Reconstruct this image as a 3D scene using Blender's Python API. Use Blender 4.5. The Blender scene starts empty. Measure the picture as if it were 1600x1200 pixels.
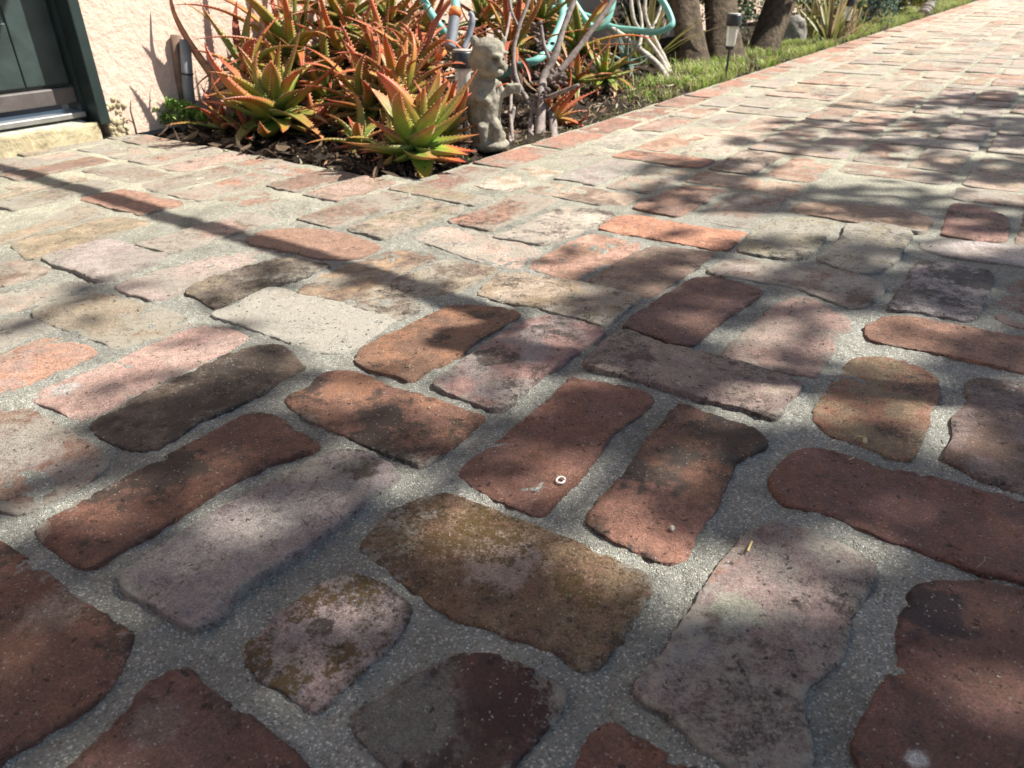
import bpy, bmesh, math, random
import numpy as np
from mathutils import Vector, Matrix, Euler
random.seed(7); RNG = np.random.default_rng(7)
scene = bpy.context.scene
COL = scene.collection
# ------------------------------------------------------------ camera
F_PX, PITCH, ROLL, GRID, H = 1154.4, 0.5157554, -0.0152931, 0.946228, 0.3695
cam = bpy.data.cameras.new('camera'); cam_o = bpy.data.objects.new('camera', cam); COL.objects.link(cam_o)
cam.sensor_width = 36; cam.lens = F_PX / 1600 * 36; cam.clip_start = 0.02; cam.clip_end = 300
cam_o.location = (0, 0, H)
cam_o.matrix_world = Matrix.Translation((0, 0, H)) @ Matrix.Rotation(math.pi/2 - PITCH, 4, 'X') @ Matrix.Rotation(ROLL, 4, 'Z')
cam.dof.use_dof = True; cam.dof.focus_distance = 0.72; cam.dof.aperture_fstop = 14
scene.camera = cam_o
# ------------------------------------------------------------ light
SUN_H = np.array([0.988, 0.149]); SUN_H /= np.linalg.norm(SUN_H)
SUN_EL = math.radians(50)
SUN = np.array([SUN_H[0]*math.cos(SUN_EL), SUN_H[1]*math.cos(SUN_EL), math.sin(SUN_EL)])
sun = bpy.data.lights.new('sun', 'SUN'); sun.energy = 5.0; sun.angle = math.radians(0.55); sun.color = (1, .955, .87)
sun_o = bpy.data.objects.new('sun', sun); COL.objects.link(sun_o)
sun_o.rotation_euler = Vector(SUN.tolist()).to_track_quat('Z', 'Y').to_euler(); sun_o.location = (4, 0, 6)
world = bpy.data.worlds.new("World"); scene.world = world; world.use_nodes = True
wn = world.node_tree; bg = wn.nodes['Background']; sk = wn.nodes.new('ShaderNodeTexSky'); sk.sky_type = 'NISHITA'; sk.sun_disc = False
sk.sun_elevation = SUN_EL; sk.sun_rotation = math.atan2(SUN_H[0], SUN_H[1])
wn.links.new(sk.outputs[0], bg.inputs[0]); bg.inputs[1].default_value = 0.060
vs = scene.view_settings; vs.view_transform = 'Standard'; vs.look = 'None'; vs.exposure = 1.18; vs.gamma = 1
scene.cycles.max_bounces = 6; scene.cycles.transparent_max_bounces = 8
# ------------------------------------------------------------ coordinates
U = np.array([math.cos(GRID), math.sin(GRID)]); V = np.array([-U[1], U[0]])   # along the house / towards the house
def W(a, b, z=0.0):                      # paving-grid metres -> world
    p = a*U + b*V; return np.array([p[0], p[1], z])
def ray(px, py):
    x = (px-800)/F_PX; y = (600-py)/F_PX; c, s = math.cos(ROLL), math.sin(ROLL)
    x, y = c*x-s*y, s*x+c*y; cp, sp = math.cos(PITCH), math.sin(PITCH)
    return np.array([x, cp+sp*y, -sp+cp*y])
def G(px, py, z=0.0):                    # where a photo point meets the ground
    d = ray(px, py); k = (z-H)/d[2]; return np.array([d[0]*k, d[1]*k, z])
def AT(px, py, D):                       # point at depth D (m) on the sight line
    return ray(px, py)*D + np.array([0, 0, H])
def PL(px, py, D, bmax=1.80):           # the same, but kept in front of the house wall
    while True:
        p = AT(px, py, D)
        if p[0]*V[0]+p[1]*V[1] <= bmax: return p
        D -= .01
def AB(p): return float(p[0]*U[0]+p[1]*U[1]), float(p[0]*V[0]+p[1]*V[1])
def proj_px(X, Y, Z):
    cp, sp = math.cos(PITCH), math.sin(PITCH); Zc = Z-H
    D = Y*cp-Zc*sp; D = np.where(D < 1e-3, 1e-3, D); x = X/D; y = (Y*sp+Zc*cp)/D; c, s = math.cos(ROLL), math.sin(ROLL)
    return 800+F_PX*(c*x+s*y), 600-F_PX*(-s*x+c*y)
# ------------------------------------------------------------ noise
def _h(ix, iy, s):
    n = (ix*374761393 + iy*668265263 + s*974634777) & 0xFFFFFFFF
    n = ((n ^ (n >> 13))*1274126177) & 0xFFFFFFFF; n = n ^ (n >> 16)
    return (n & 0xFFFFFF)/float(0xFFFFFF)
def vnoise(x, y, s=0):
    x = np.asarray(x, float); y = np.asarray(y, float)
    ix = np.floor(x).astype(np.int64); iy = np.floor(y).astype(np.int64); fx = x-ix; fy = y-iy
    fx = fx*fx*(3-2*fx); fy = fy*fy*(3-2*fy)
    a = _h(ix, iy, s)*(1-fx)+_h(ix+1, iy, s)*fx; b = _h(ix, iy+1, s)*(1-fx)+_h(ix+1, iy+1, s)*fx
    return a*(1-fy)+b*fy
def fbm(x, y, s=0, o=4):
    r = 0; A = .5; t = 0
    for i in range(o): r = r+A*vnoise(x*2**i+17.3*i, y*2**i-9.1*i, s+i*31); t += A; A *= .55
    return r/t
def sstep(a, b, x): t = np.clip((x-a)/(b-a), 0, 1); return t*t*(3-2*t)
# ------------------------------------------------------------ object helpers
def tag(o, label=None, cat=None, group=None, kind=None):
    if label: o['label'] = label
    if cat: o['category'] = cat
    if group: o['group'] = group
    if kind: o['kind'] = kind
    return o
def empty(name, loc=(0, 0, 0), rz=0, label=None, cat=None, group=None):
    o = bpy.data.objects.new(name, None); COL.objects.link(o); o.empty_display_size = .05
    o.location = tuple(float(c) for c in loc); o.rotation_euler = (0, 0, rz); tag(o, label, cat, group); return o
class MB:
    def __init__(s): s.v = []; s.f = []; s.c = []
    def add(s, vs, fs, col=None):
        n = len(s.v); s.v += [tuple(map(float, p)) for p in vs]; s.f += [tuple(i+n for i in f) for f in fs]
        if col is None: col = (1, 1, 1)
        if isinstance(col, list): s.c += col
        else: s.c += [col]*len(vs)
    def tube(s, pts, rad, n=8, col=None, cap=True, wob=0):
        pts = [Vector(tuple(map(float, p))) for p in pts]
        if not hasattr(rad, '__len__'): rad = [rad]*len(pts)
        t0 = (pts[1]-pts[0]).normalized(); up = Vector((0, 0, 1)) if abs(t0.z) < .9 else Vector((1, 0, 0))
        nx = t0.cross(up).normalized(); vs = []; cl = []
        for i, p in enumerate(pts):
            t = (pts[min(i+1, len(pts)-1)]-pts[max(i-1, 0)]).normalized()
            nx = (nx-t*nx.dot(t)).normalized(); ny = t.cross(nx)
            for k in range(n):
                a = 2*math.pi*k/n; r = rad[i]*(1+random.uniform(-wob, wob))
                vs.append(p+nx*math.cos(a)*r+ny*math.sin(a)*r)
            if isinstance(col, list): cl += [col[i]]*n
        fs = [(i*n+k, i*n+(k+1) % n, (i+1)*n+(k+1) % n, (i+1)*n+k) for i in range(len(pts)-1) for k in range(n)]
        if cap: fs += [tuple(range(n-1, -1, -1)), tuple((len(pts)-1)*n+k for k in range(n))]
        s.add(vs, fs, cl if isinstance(col, list) else col)
    def box(s, lo, hi, M=None, col=None):
        vs = [(x, y, z) for x in (lo[0], hi[0]) for y in (lo[1], hi[1]) for z in (lo[2], hi[2])]
        if M is not None: vs = [tuple(M @ Vector(v)) for v in vs]
        s.add(vs, [(0, 1, 3, 2), (4, 6, 7, 5), (0, 4, 5, 1), (2, 3, 7, 6), (0, 2, 6, 4), (1, 5, 7, 3)], col)
    def lathe(s, prof, n=20, c=(0, 0, 0), M=None, col=None):
        vs = []
        for r, z in prof:
            for k in range(n):
                a = 2*math.pi*k/n; p = Vector((c[0]+r*math.cos(a), c[1]+r*math.sin(a), c[2]+z)); vs.append(M @ p if M is not None else p)
        fs = [(i*n+k, i*n+(k+1) % n, (i+1)*n+(k+1) % n, (i+1)*n+k) for i in range(len(prof)-1) for k in range(n)]
        fs += [tuple(range(n-1, -1, -1)), tuple((len(prof)-1)*n+k for k in range(n))]
        s.add(vs, fs, col)
    def build(s, name, mat, parent=None, smooth=False, bevel=0):
        me = bpy.data.meshes.new(name); me.from_pydata(s.v, [], s.f); me.update()
        a = me.color_attributes.new('Col', 'FLOAT_COLOR', 'POINT')
        a.data.foreach_set('color', np.array([(c[0], c[1], c[2], 1) for c in s.c], dtype=np.float32).ravel())
        if smooth: me.polygons.foreach_set('use_smooth', [True]*len(me.polygons))
        o = bpy.data.objects.new(name, me); COL.objects.link(o); me.materials.append(mat)
        if parent is not None: o.parent = parent
        if bevel: m = o.modifiers.new('bevel', 'BEVEL'); m.width = bevel; m.segments = 2; m.limit_method = 'ANGLE'
        return o
def catmull(pts, n=8, closed=False):
    P = [np.array(p, float) for p in pts]; out = []; N = len(P)
    for i in range(N if closed else N-1):
        g = (lambda k: P[k % N]) if closed else (lambda k: P[min(max(k, 0), N-1)])
        a, b, c, d = g(i-1), g(i), g(i+1), g(i+2)
        for k in range(n):
            t = k/n; out.append(.5*((2*b)+(c-a)*t+(2*a-5*b+4*c-d)*t*t+(3*b-a-3*c+d)*t**3))
    if not closed: out.append(P[-1])
    return out
# ------------------------------------------------------------ materials
def mat(name):
    m = bpy.data.materials.new(name); m.use_nodes = True; nt = m.node_tree
    b = nt.nodes['Principled BSDF']; return m, nt, b
def N(nt, typ, **k):
    n = nt.nodes.new('ShaderNode'+typ)
    for q, v in k.items():
        if q.startswith('i_'): n.inputs[q[2:].replace('_', ' ')].default_value = v
        else: setattr(n, q, v)
    return n
def L(nt, a, b): nt.links.new(a, b)
def coords(nt): return N(nt, 'TexCoord').outputs['Object']
def noise(nt, scale, detail=4, rough=.6, co=None, dist=0):
    n = N(nt, 'TexNoise'); n.inputs['Scale'].default_value = scale; n.inputs['Detail'].default_value = detail
    n.inputs['Roughness'].default_value = rough; n.inputs['Distortion'].default_value = dist
    L(nt, co or coords(nt), n.inputs['Vector']); return n.outputs['Fac']
def ramp(nt, fac, stops):
    r = N(nt, 'ValToRGB'); e = r.color_ramp.elements
    while len(e) < len(stops): e.new(.5)
    for x, (p, c) in zip(e, stops): x.position = p; x.color = (c, c, c, 1) if not hasattr(c, '__len__') else (*c, 1)
    L(nt, fac, r.inputs[0]); return r.outputs[0]
def val(nt, x, y, op='MULTIPLY'):
    m = N(nt, 'Math', operation=op)
    for i, q in enumerate((x, y)):
        if isinstance(q, (int, float)): m.inputs[i].default_value = q
        else: L(nt, q, m.inputs[i])
    return m.outputs[0]
def mix(nt, fac, a, b, bt='MIX'):
    m = N(nt, 'Mix', data_type='RGBA', blend_type=bt)
    for s, q in ((m.inputs[0], fac), (m.inputs[6], a), (m.inputs[7], b)):
        if isinstance(q, (int, float)): s.default_value = q
        elif isinstance(q, tuple): s.default_value = (*q, 1)
        else: L(nt, q, s)
    return m.outputs[2]
def bump(nt, b, h, strength=.5, dist=.002, prev=None):
    n = N(nt, 'Bump'); n.inputs['Strength'].default_value = strength; n.inputs['Distance'].default_value = dist
    L(nt, h, n.inputs['Height'])
    if prev is not None: L(nt, prev, n.inputs['Normal'])
    if b is not None: L(nt, n.outputs[0], b.inputs['Normal'])
    return n.outputs[0]
def attr(nt, name='Col'): return N(nt, 'Attribute', attribute_name=name).outputs['Color']
def simple(name, col, rough=.7, ns=30, amt=.35, bs=120, bd=.001, spec=.3, vcol=False, metal=0, trans=0):
    m, nt, b = mat(name)
    n = noise(nt, ns, 5); v = ramp(nt, n, [(.3, 1-amt), (.7, 1+amt*.6)])
    base = attr(nt) if vcol else col
    c = mix(nt, 1.0, base, v, 'MULTIPLY'); L(nt, c, b.inputs['Base Color']); b.inputs['Roughness'].default_value = rough
    b.inputs['Specular IOR Level'].default_value = spec; b.inputs['Metallic'].default_value = metal
    if bd: bump(nt, b, noise(nt, bs, 4), .6, bd)
    if trans:
        t = N(nt, 'BsdfTranslucent'); L(nt, c, t.inputs[0]); ms = N(nt, 'MixShader'); ms.inputs[0].default_value = trans
        L(nt, b.outputs[0], ms.inputs[1]); L(nt, t.outputs[0], ms.inputs[2]); L(nt, ms.outputs[0], nt.nodes['Material Output'].inputs[0])
    return m
# brick: vertex colours carry the burnt-in colour; 'Mask' = r mortar smear, g dark grime, b moss
M_brick, nt, b = mat('old_brick'); co = coords(nt)
base = attr(nt, 'Col'); mk = N(nt, 'SeparateColor'); L(nt, attr(nt, 'Mask'), mk.inputs[0])
fine = noise(nt, 520, 6, .8, co); grit = noise(nt, 1500, 3, .7, co); mid = noise(nt, 95, 8, .74, co); big = noise(nt, 28, 4, .6, co)
c = mix(nt, 1.0, base, ramp(nt, val(nt, val(nt, fine, .5), val(nt, grit, .5), 'ADD'), [(.36, .34), (.5, .95), (.64, 1.8)]), 'MULTIPLY')
c = mix(nt, 1.0, c, ramp(nt, mid, [(.3, .62), (.7, 1.3)]), 'MULTIPLY')
sm = val(nt, val(nt, mid, val(nt, fine, .35), 'ADD'), 1.0)                    # ~.67
thr = val(nt, 1.08, val(nt, mk.outputs[0], .80), 'SUBTRACT')
smf = val(nt, val(nt, val(nt, sm, thr, 'SUBTRACT'), 5.0), 0, 'MAXIMUM'); smf = val(nt, smf, .80, 'MINIMUM')
c = mix(nt, smf, c, mix(nt, fine, (.33, .305, .25), (.60, .56, .47)))
# second distribution for the grime so it does not follow the smear
mp = N(nt, 'Mapping'); mp.inputs['Location'].default_value = (3.1, 7.7, 1.3); L(nt, co, mp.inputs[0])
g1 = noise(nt, 75, 8, .78, mp.outputs[0]); g2 = noise(nt, 380, 5, .8, mp.outputs[0])
gs = val(nt, g1, val(nt, g2, .6), 'ADD')
gthr = val(nt, 1.16, val(nt, mk.outputs[1], .72), 'SUBTRACT')
gf = val(nt, val(nt, val(nt, gs, gthr, 'SUBTRACT'), 5.5), 0, 'MAXIMUM'); gf = val(nt, gf, .86, 'MINIMUM')
c = mix(nt, gf, c, mix(nt, g2, (.016, .012, .011), (.085, .065, .05)))
rgm = noise(nt, 230, 5, .8, co)
mthr = val(nt, 1.26, val(nt, mk.outputs[2], .62), 'SUBTRACT')
mf = val(nt, val(nt, val(nt, val(nt, gs, val(nt, val(nt, rgm, 2.2), -1.1, 'ADD'), 'ADD'), mthr, 'SUBTRACT'), 4.5), 0, 'MAXIMUM'); mf = val(nt, mf, .9, 'MINIMUM')
c = mix(nt, mf, c, mix(nt, fine, (.022, .013, .006), (.24, .14, .02)))
# pits and stuck sand grains
wob = N(nt, 'TexNoise'); wob.inputs['Scale'].default_value = 500; L(nt, co, wob.inputs['Vector'])
wv = N(nt, 'VectorMath', operation='SCALE'); wv.inputs['Scale'].default_value = .004; L(nt, wob.outputs['Color'], wv.inputs[0])
wa = N(nt, 'VectorMath', operation='ADD'); L(nt, co, wa.inputs[0]); L(nt, wv.outputs[0], wa.inputs[1])
vo = N(nt, 'TexVoronoi'); vo.inputs['Scale'].default_value = 520; L(nt, wa.outputs[0], vo.inputs['Vector'])
vc = N(nt, 'SeparateColor'); L(nt, vo.outputs['Color'], vc.inputs[0])
grain = val(nt, ramp(nt, vc.outputs[0], [(.93, 0), (.94, 1)]), ramp(nt, vo.outputs['Distance'], [(.25, 1), (.4, 0)]))
c = mix(nt, val(nt, grain, .85), c, (.62, .57, .48))
pit = val(nt, val(nt, ramp(nt, vc.outputs[1], [(.93, 0), (.94, 1)]), ramp(nt, vo.outputs['Distance'], [(.3, 1), (.5, 0)])), ramp(nt, g1, [(.48, 0), (.6, 1)]))
c = mix(nt, val(nt, pit, .6), c, (.02, .015, .012))
L(nt, c, b.inputs['Base Color']); b.inputs['Roughness'].default_value = .8; b.inputs['Specular IOR Level'].default_value = .42
L(nt, ramp(nt, mid, [(.3, .52), (.7, .82)]), b.inputs['Roughness'])
hole = val(nt, ramp(nt, noise(nt, 170, 3, .5, mp.outputs[0]), [(.31, 1), (.355, 0)]), ramp(nt, g1, [(.38, 0), (.52, 1)]))
hole2 = ramp(nt, noise(nt, 60, 4, .6, co, 1.5), [(.485, 0), (.5, 1), (.515, 0)]); hole2 = val(nt, val(nt, hole2, ramp(nt, noise(nt, 18, 2, .5, mp.outputs[0]), [(.54, 0), (.62, 1)])), .8)
hole = val(nt, hole, hole2, 'MAXIMUM')
c = mix(nt, val(nt, hole, .82), c, (.022, .016, .013)); L(nt, c, b.inputs['Base Color'])
hsum = val(nt, val(nt, val(nt, mid, 1.3), val(nt, fine, .7), 'ADD'), val(nt, pit, -.9), 'ADD')
hsum = val(nt, hsum, val(nt, smf, .35), 'ADD'); hsum = val(nt, hsum, val(nt, mf, .9), 'ADD'); hsum = val(nt, hsum, val(nt, grain, .6), 'ADD')
hsum = val(nt, hsum, val(nt, grit, .35), 'ADD'); rg1 = noise(nt, 260, 7, .8, co); hsum = val(nt, hsum, val(nt, rg1, 1.6), 'ADD'); hsum = val(nt, hsum, val(nt, hole, -1.2), 'ADD'); bump(nt, b, hsum, 1.0, .0034)
# mortar
M_mortar, nt, b = mat('sandy_mortar'); co = coords(nt)
vo = N(nt, 'TexVoronoi'); vo.inputs['Scale'].default_value = 820; L(nt, co, vo.inputs['Vector'])
vc = N(nt, 'SeparateColor'); L(nt, vo.outputs['Color'], vc.inputs[0])
gr = ramp(nt, vc.outputs[0], [(0, (.05, .05, .045)), (.09, (.20, .20, .17)), (.5, (.29, .29, .25)), (.87, (.37, .365, .31)), (.97, (.85, .83, .75))])
vo2 = N(nt, 'TexVoronoi'); vo2.inputs['Scale'].default_value = 330; L(nt, co, vo2.inputs['Vector'])
v2c = N(nt, 'SeparateColor'); L(nt, vo2.outputs['Color'], v2c.inputs[0])
peb = val(nt, ramp(nt, v2c.outputs[0], [(.88, 0), (.9, 1)]), ramp(nt, vo2.outputs['Distance'], [(.3, 1), (.42, 0)]))
c = mix(nt, .33, gr, mix(nt, noise(nt, 45, 5, .6, co), (.2, .2, .175), (.38, .375, .315)))
c = mix(nt, val(nt, peb, .75), c, mix(nt, v2c.outputs[1], (.12, .11, .10), (.66, .64, .58)))
c = mix(nt, 1, c, ramp(nt, noise(nt, 14, 4, .6, co), [(.3, .72), (.7, 1.2)]), 'MULTIPLY')
c = mix(nt, 1, c, attr(nt), 'MULTIPLY')
L(nt, c, b.inputs['Base Color']); b.inputs['Roughness'].default_value = .75; b.inputs['Specular IOR Level'].default_value = .35
hh = val(nt, val(nt, vo.outputs['Distance'], -1.0), val(nt, noise(nt, 160, 5, .7, co), 1.6), 'ADD'); hh = val(nt, hh, val(nt, peb, .9), 'ADD')
bump(nt, b, hh, .9, .0014)
# stucco
M_stucco, nt, b = mat('pink_stucco'); co = coords(nt)
c = mix(nt, noise(nt, 6, 5, .6, co), (.64, .465, .37), (.72, .55, .44)); c = mix(nt, 1, c, ramp(nt, noise(nt, 60, 6, .7, co), [(.35, .86), (.65, 1.06)]), 'MULTIPLY')
L(nt, c, b.inputs['Base Color']); b.inputs['Roughness'].default_value = .92
n1 = noise(nt, 44, 8, .66, co, .1); n2 = noise(nt, 150, 4, .6, co); bump(nt, b, val(nt, ramp(nt, n1, [(.40, 0), (.60, 1)]), val(nt, n2, .45), 'ADD'), .6, .0026)
M_soil = simple('bed_soil', (.030, .023, .017), .95, 25, .6, 150, .006, .1)
M_earth = simple('bare_ground', (.16, .13, .10), .95, 4, .4, 60, .01, .1)
M_green = simple('green_paint', (.019, .032, .030), .38, 18, .25, 35, .0012, .5)
M_greenlt = simple('green_paint_worn', (.034, .050, .047), .35, 14, .4, 60, .001, .5)
M_band = simple('door_sweep', (.10, .085, .08), .45, 30, .3, 90, .0005, .5)
M_metal = simple('threshold_metal', (.34, .34, .33), .35, 40, .2, 200, .0003, .5, metal=.6)
M_step = simple('rough_concrete', (.42, .36, .23), .93, 35, .5, 150, .005, .2)
M_sill = simple('worn_sill', (.40, .39, .33), .8, 50, .4, 90, .001, .3)
M_leaf = simple('aloe_skin', (1, 1, 1), .42, 60, .22, 220, .0004, .5, vcol=True, trans=.22)
M_dead = simple('dry_leaf', (1, 1, 1), .8, 50, .4, 150, .001, .2, vcol=True, trans=.12)
M_fol = simple('foliage', (1, 1, 1), .5, 20, .3, 200, 0, .35, vcol=True, trans=.3)
M_hose = simple('aqua_hose', (.17, .44, .39), .45, 20, .15, 200, .0003, .45)
M_conc = simple('weathered_concrete', (.26, .24, .19), .95, 45, .45, 140, .003, .15)
M_bark = simple('bark', (.095, .072, .05), .9, 40, .6, 50, .012, .15)  # darkened overall in place of crown shade on the trunks
M_palebark = simple('pale_bark', (.42, .38, .32), .85, 60, .5, 110, .002, .2)
M_greybark = simple('grey_stem', (.24, .20, .18), .85, 70, .5, 130, .002, .2)
M_blackpl = simple('black_plastic', (.02, .022, .024), .4, 30, .2, 200, .0002, .5)
M_captop = simple('lamp_cap_top', (.38, .33, .28), .6, 60, .3, 200, .0003, .4)
M_greypl = simple('grey_plastic', (.20, .22, .25), .55, 80, .25, 300, .0006, .4)
M_orange = simple('orange_plastic', (.72, .20, .06), .5, 40, .2, 200, .0003, .4)
M_rock = simple('grey_rock', (.26, .24, .21), .92, 20, .5, 40, .012, .2)
M_post_shade = simple('post_shade_brown', (.22, .15, .11), .85, 30, .5, 90, .002, .2)
M_pipe = simple('grey_conduit', (.22, .24, .245), .6, 30, .3, 90, .001, .4)
M_lens, nt, b = mat('clear_lens'); b.inputs['Base Color'].default_value = (.85, .86, .82, 1); b.inputs['Roughness'].default_value = .25; b.inputs['Transmission Weight'].default_value = .55; b.inputs['IOR'].default_value = 1.35
# ------------------------------------------------------------ paving
# surveyed outlines of the old bricks nearest the viewpoint: id, lie (a along the house, b across), outline
TRACE = '''b1 b -130,800 -60,812 0,845 40,872 125,935 200,985 203,1015 190,1050 165,1090 100,1130 20,1180 -40,1205 -200,1150
b2 A 57,832 75,815 200,745 320,680 385,650 425,650 492,690 492,705 430,725 375,755 320,785 265,820 200,860 132,892 75,855
b3 A 180,915 225,880 350,800 480,725 545,707 600,725 622,742 620,755 580,785 480,860 380,930 350,965 300,990 235,955
b4 a 387,1015 450,950 525,905 585,905 640,945 625,995 575,1050 505,1110 475,1105 440,1080 395,1050
b5 B 563,855 590,820 625,790 690,769 760,790 880,840 1000,893 1020,920 1018,935 960,1020 910,1048 860,1020 760,985 680,950 600,890
b6 a 548,1130 580,1100 640,1060 740,1020 840,1050 886,1090 870,1130 820,1180 760,1240 700,1255 600,1200
b7 a 60,1240 110,1195 200,1105 250,1055 300,1048 325,1080 400,1125 450,1165 500,1210 530,1290 350,1400 150,1330
b8 A 995,1070 1040,1010 1120,885 1180,830 1215,817 1250,825 1355,870 1368,890 1360,920 1330,970 1325,1015 1305,1050 1265,1080 1260,1125 1268,1200 1200,1230 1100,1180 1050,1130 1000,1095
b9 A 1042,650 1052,639 1070,636 1105,648 1175,672 1197,692 1190,705 1155,722 1145,740 1130,770 1120,800 1090,840 1080,868 1050,883 1000,870 930,830 914,812 950,765 1000,705
b10 B 1198,755 1215,730 1240,707 1300,707 1450,745 1600,785 1760,830 1790,880 1740,960 1600,915 1500,885 1400,850 1300,810 1225,790
b11 B 1330,1160 1380,1060 1400,1025 1405,960 1425,920 1500,910 1600,925 1800,990 1900,1050 1750,1330 1550,1320 1400,1240
b12 b 890,1220 945,1132 1000,1150 1080,1195 1200,1260 1150,1400 950,1330
b13 A 722,745 735,718 780,685 830,645 885,593 900,591 955,600 1000,610 1021,627 1000,650 955,685 905,755 865,790 850,803 830,803 775,778
b14 B 447,630 455,617 482,607 500,587 530,579 570,585 612,605 662,620 700,632 750,650 755,657 725,685 690,715 665,727 637,722 587,705 550,687 512,670 470,652
b15 B 912,575 935,547 972,521 1025,537 1125,560 1200,580 1248,600 1250,610 1230,632 1210,657 1150,640 1060,618 1000,598
b16 A 972,512 1000,490 1045,460 1080,440 1110,434 1150,443 1186,455 1190,463 1165,480 1140,495 1100,530 1085,543 1060,543 1020,530 980,518
b17 A 1127,559 1175,507 1205,480 1249,464 1296,480 1328,500 1327,518 1310,540 1279,588 1256,588 1195,577
b18 A 1267,648 1290,610 1315,572 1335,556 1400,560 1450,580 1472,600 1462,635 1450,668 1432,712 1400,717 1350,700 1295,680 1280,665
b19 A 1470,715 1485,685 1487,655 1500,640 1512,622 1510,595 1550,590 1650,605 1700,625 1690,700 1660,790 1600,775 1540,755 1500,737
b20 B 1349,515 1362,505 1385,496 1425,496 1500,510 1600,525 1700,545 1720,560 1690,600 1600,584 1550,572 1450,550 1387,540 1355,530
b21 A 1387,485 1400,460 1420,430 1435,410 1480,411 1540,422 1552,435 1550,448 1538,470 1525,500 1480,497 1430,488
b22 A 1556,500 1562,475 1578,447 1610,436 1680,445 1720,465 1700,525 1640,522 1600,515
b23 a 1278,405 1310,375 1330,352 1420,362 1412,395 1400,412 1375,425 1345,429 1317,422 1292,412
b24 a 1151,388 1195,348 1250,341 1303,351 1290,375 1260,405 1195,402
b25 B 1109,427 1124,409 1161,404 1202,409 1296,419 1380,442 1364,473 1330,483 1262,458 1212,445
b26 B 1437,388 1450,375 1500,375 1600,385 1680,397 1690,410 1670,428 1600,417 1550,410 1475,400
b27 A 1472,360 1478,335 1488,320 1525,322 1572,342 1575,370 1570,377 1525,375 1475,367
b29 B 1237,327 1250,317 1300,317 1400,325 1455,342 1450,355 1440,364 1375,355 1300,342 1245,332
b36 B 939,356 955,345 975,339 1012,340 1050,347 1100,355 1160,363 1150,375 1135,389 1095,386 1050,377 1000,370 950,362
b37 A 830,417 850,400 900,375 935,366 975,375 996,380 992,390 960,407 925,422 895,435 850,425
b38 A 930,437 975,407 1017,389 1062,389 1117,395 1100,407 1070,430 1040,447 1015,462 990,461 950,450 932,444
b39 A 776,370 817,352 867,328 901,323 959,336 928,355 867,378 844,382 800,375
b40 B 651,372 678,358 712,358 766,368 840,390 822,408 800,418 749,407 682,385
b41 B 753,456 780,429 800,426 867,436 935,449 992,466 979,483 945,508 901,496 834,480 766,466
b42 A 564,556 575,540 615,522 650,505 687,485 725,477 787,482 808,492 790,505 750,527 720,552 675,575 645,592 620,587 580,577 565,567
b43 A 685,600 712,577 750,550 790,522 820,505 850,497 885,500 920,510 938,520 920,537 850,585 820,610 795,633 770,638 737,627 695,610
b44 B 337,493 365,480 400,460 430,452 480,465 540,475 610,495 600,510 575,530 545,545 500,548 480,545 435,527 380,508
b45 A 548,474 590,448 650,425 700,408 773,422 720,452 660,480 622,497 590,487
b47 A 470,455 510,427 560,410 620,392 680,400 640,420 600,440 545,465 500,462
b49 B 390,373 420,360 500,359 555,372 590,385 575,397 550,405 500,403 450,392 400,382
b50 A 297,455 337,432 375,422 410,412 445,405 490,410 510,417 475,432 420,450 380,465 337,480 310,465
b51 A 185,450 225,430 300,410 390,385 430,388 400,408 335,431 300,452 250,467 225,465
b52 a 72,405 110,390 170,377 232,396 258,402 215,422 165,440 130,430
b54 A 22,384 50,372 100,360 170,340 220,344 225,350 160,370 100,392 50,403 35,398
b55 A -60,388 0,368 50,352 125,322 160,335 112,350 50,366 0,381 -50,397
b56 A -90,440 -20,418 30,408 75,420 60,430 0,447 -60,462
b57 A -80,488 0,460 100,442 135,446 100,460 50,477 0,492 -80,515
b58 B 55,487 75,472 125,462 165,460 207,470 250,480 295,500 287,510 262,525 225,532 182,542 155,530 100,512 62,500
b59 A 52,622 100,597 150,577 225,547 275,522 325,511 362,517 382,532 325,560 282,580 250,597 200,620 150,645 122,652 87,635
b60 A -75,590 0,557 50,535 87,527 125,537 142,547 140,557 75,585 0,620 -60,650
b61 A -90,550 0,503 25,497 50,500 80,515 50,527 0,550 -60,580
b62 A 150,665 180,642 240,608 300,580 375,548 437,541 465,570 468,578 425,602 390,625 330,650 280,680 240,700 200,697 165,682
b63 B -170,625 -90,610 0,645 40,643 75,660 120,685 145,705 162,725 140,745 100,770 60,790 30,797 0,790 -60,770 -140,720'''
R_=(.20,.093,.062); DR=(.16,.078,.056); OR=(.27,.135,.082); BO=(.38,.145,.08); BR=(.15,.092,.065); MA=(.29,.235,.22); PK=(.40,.26,.215)
PA=(.44,.385,.32); WH=(.54,.51,.44); DK=(.085,.063,.050); TA=(.34,.25,.16); GY=(.30,.28,.25); OL=(.24,.20,.12)
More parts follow.
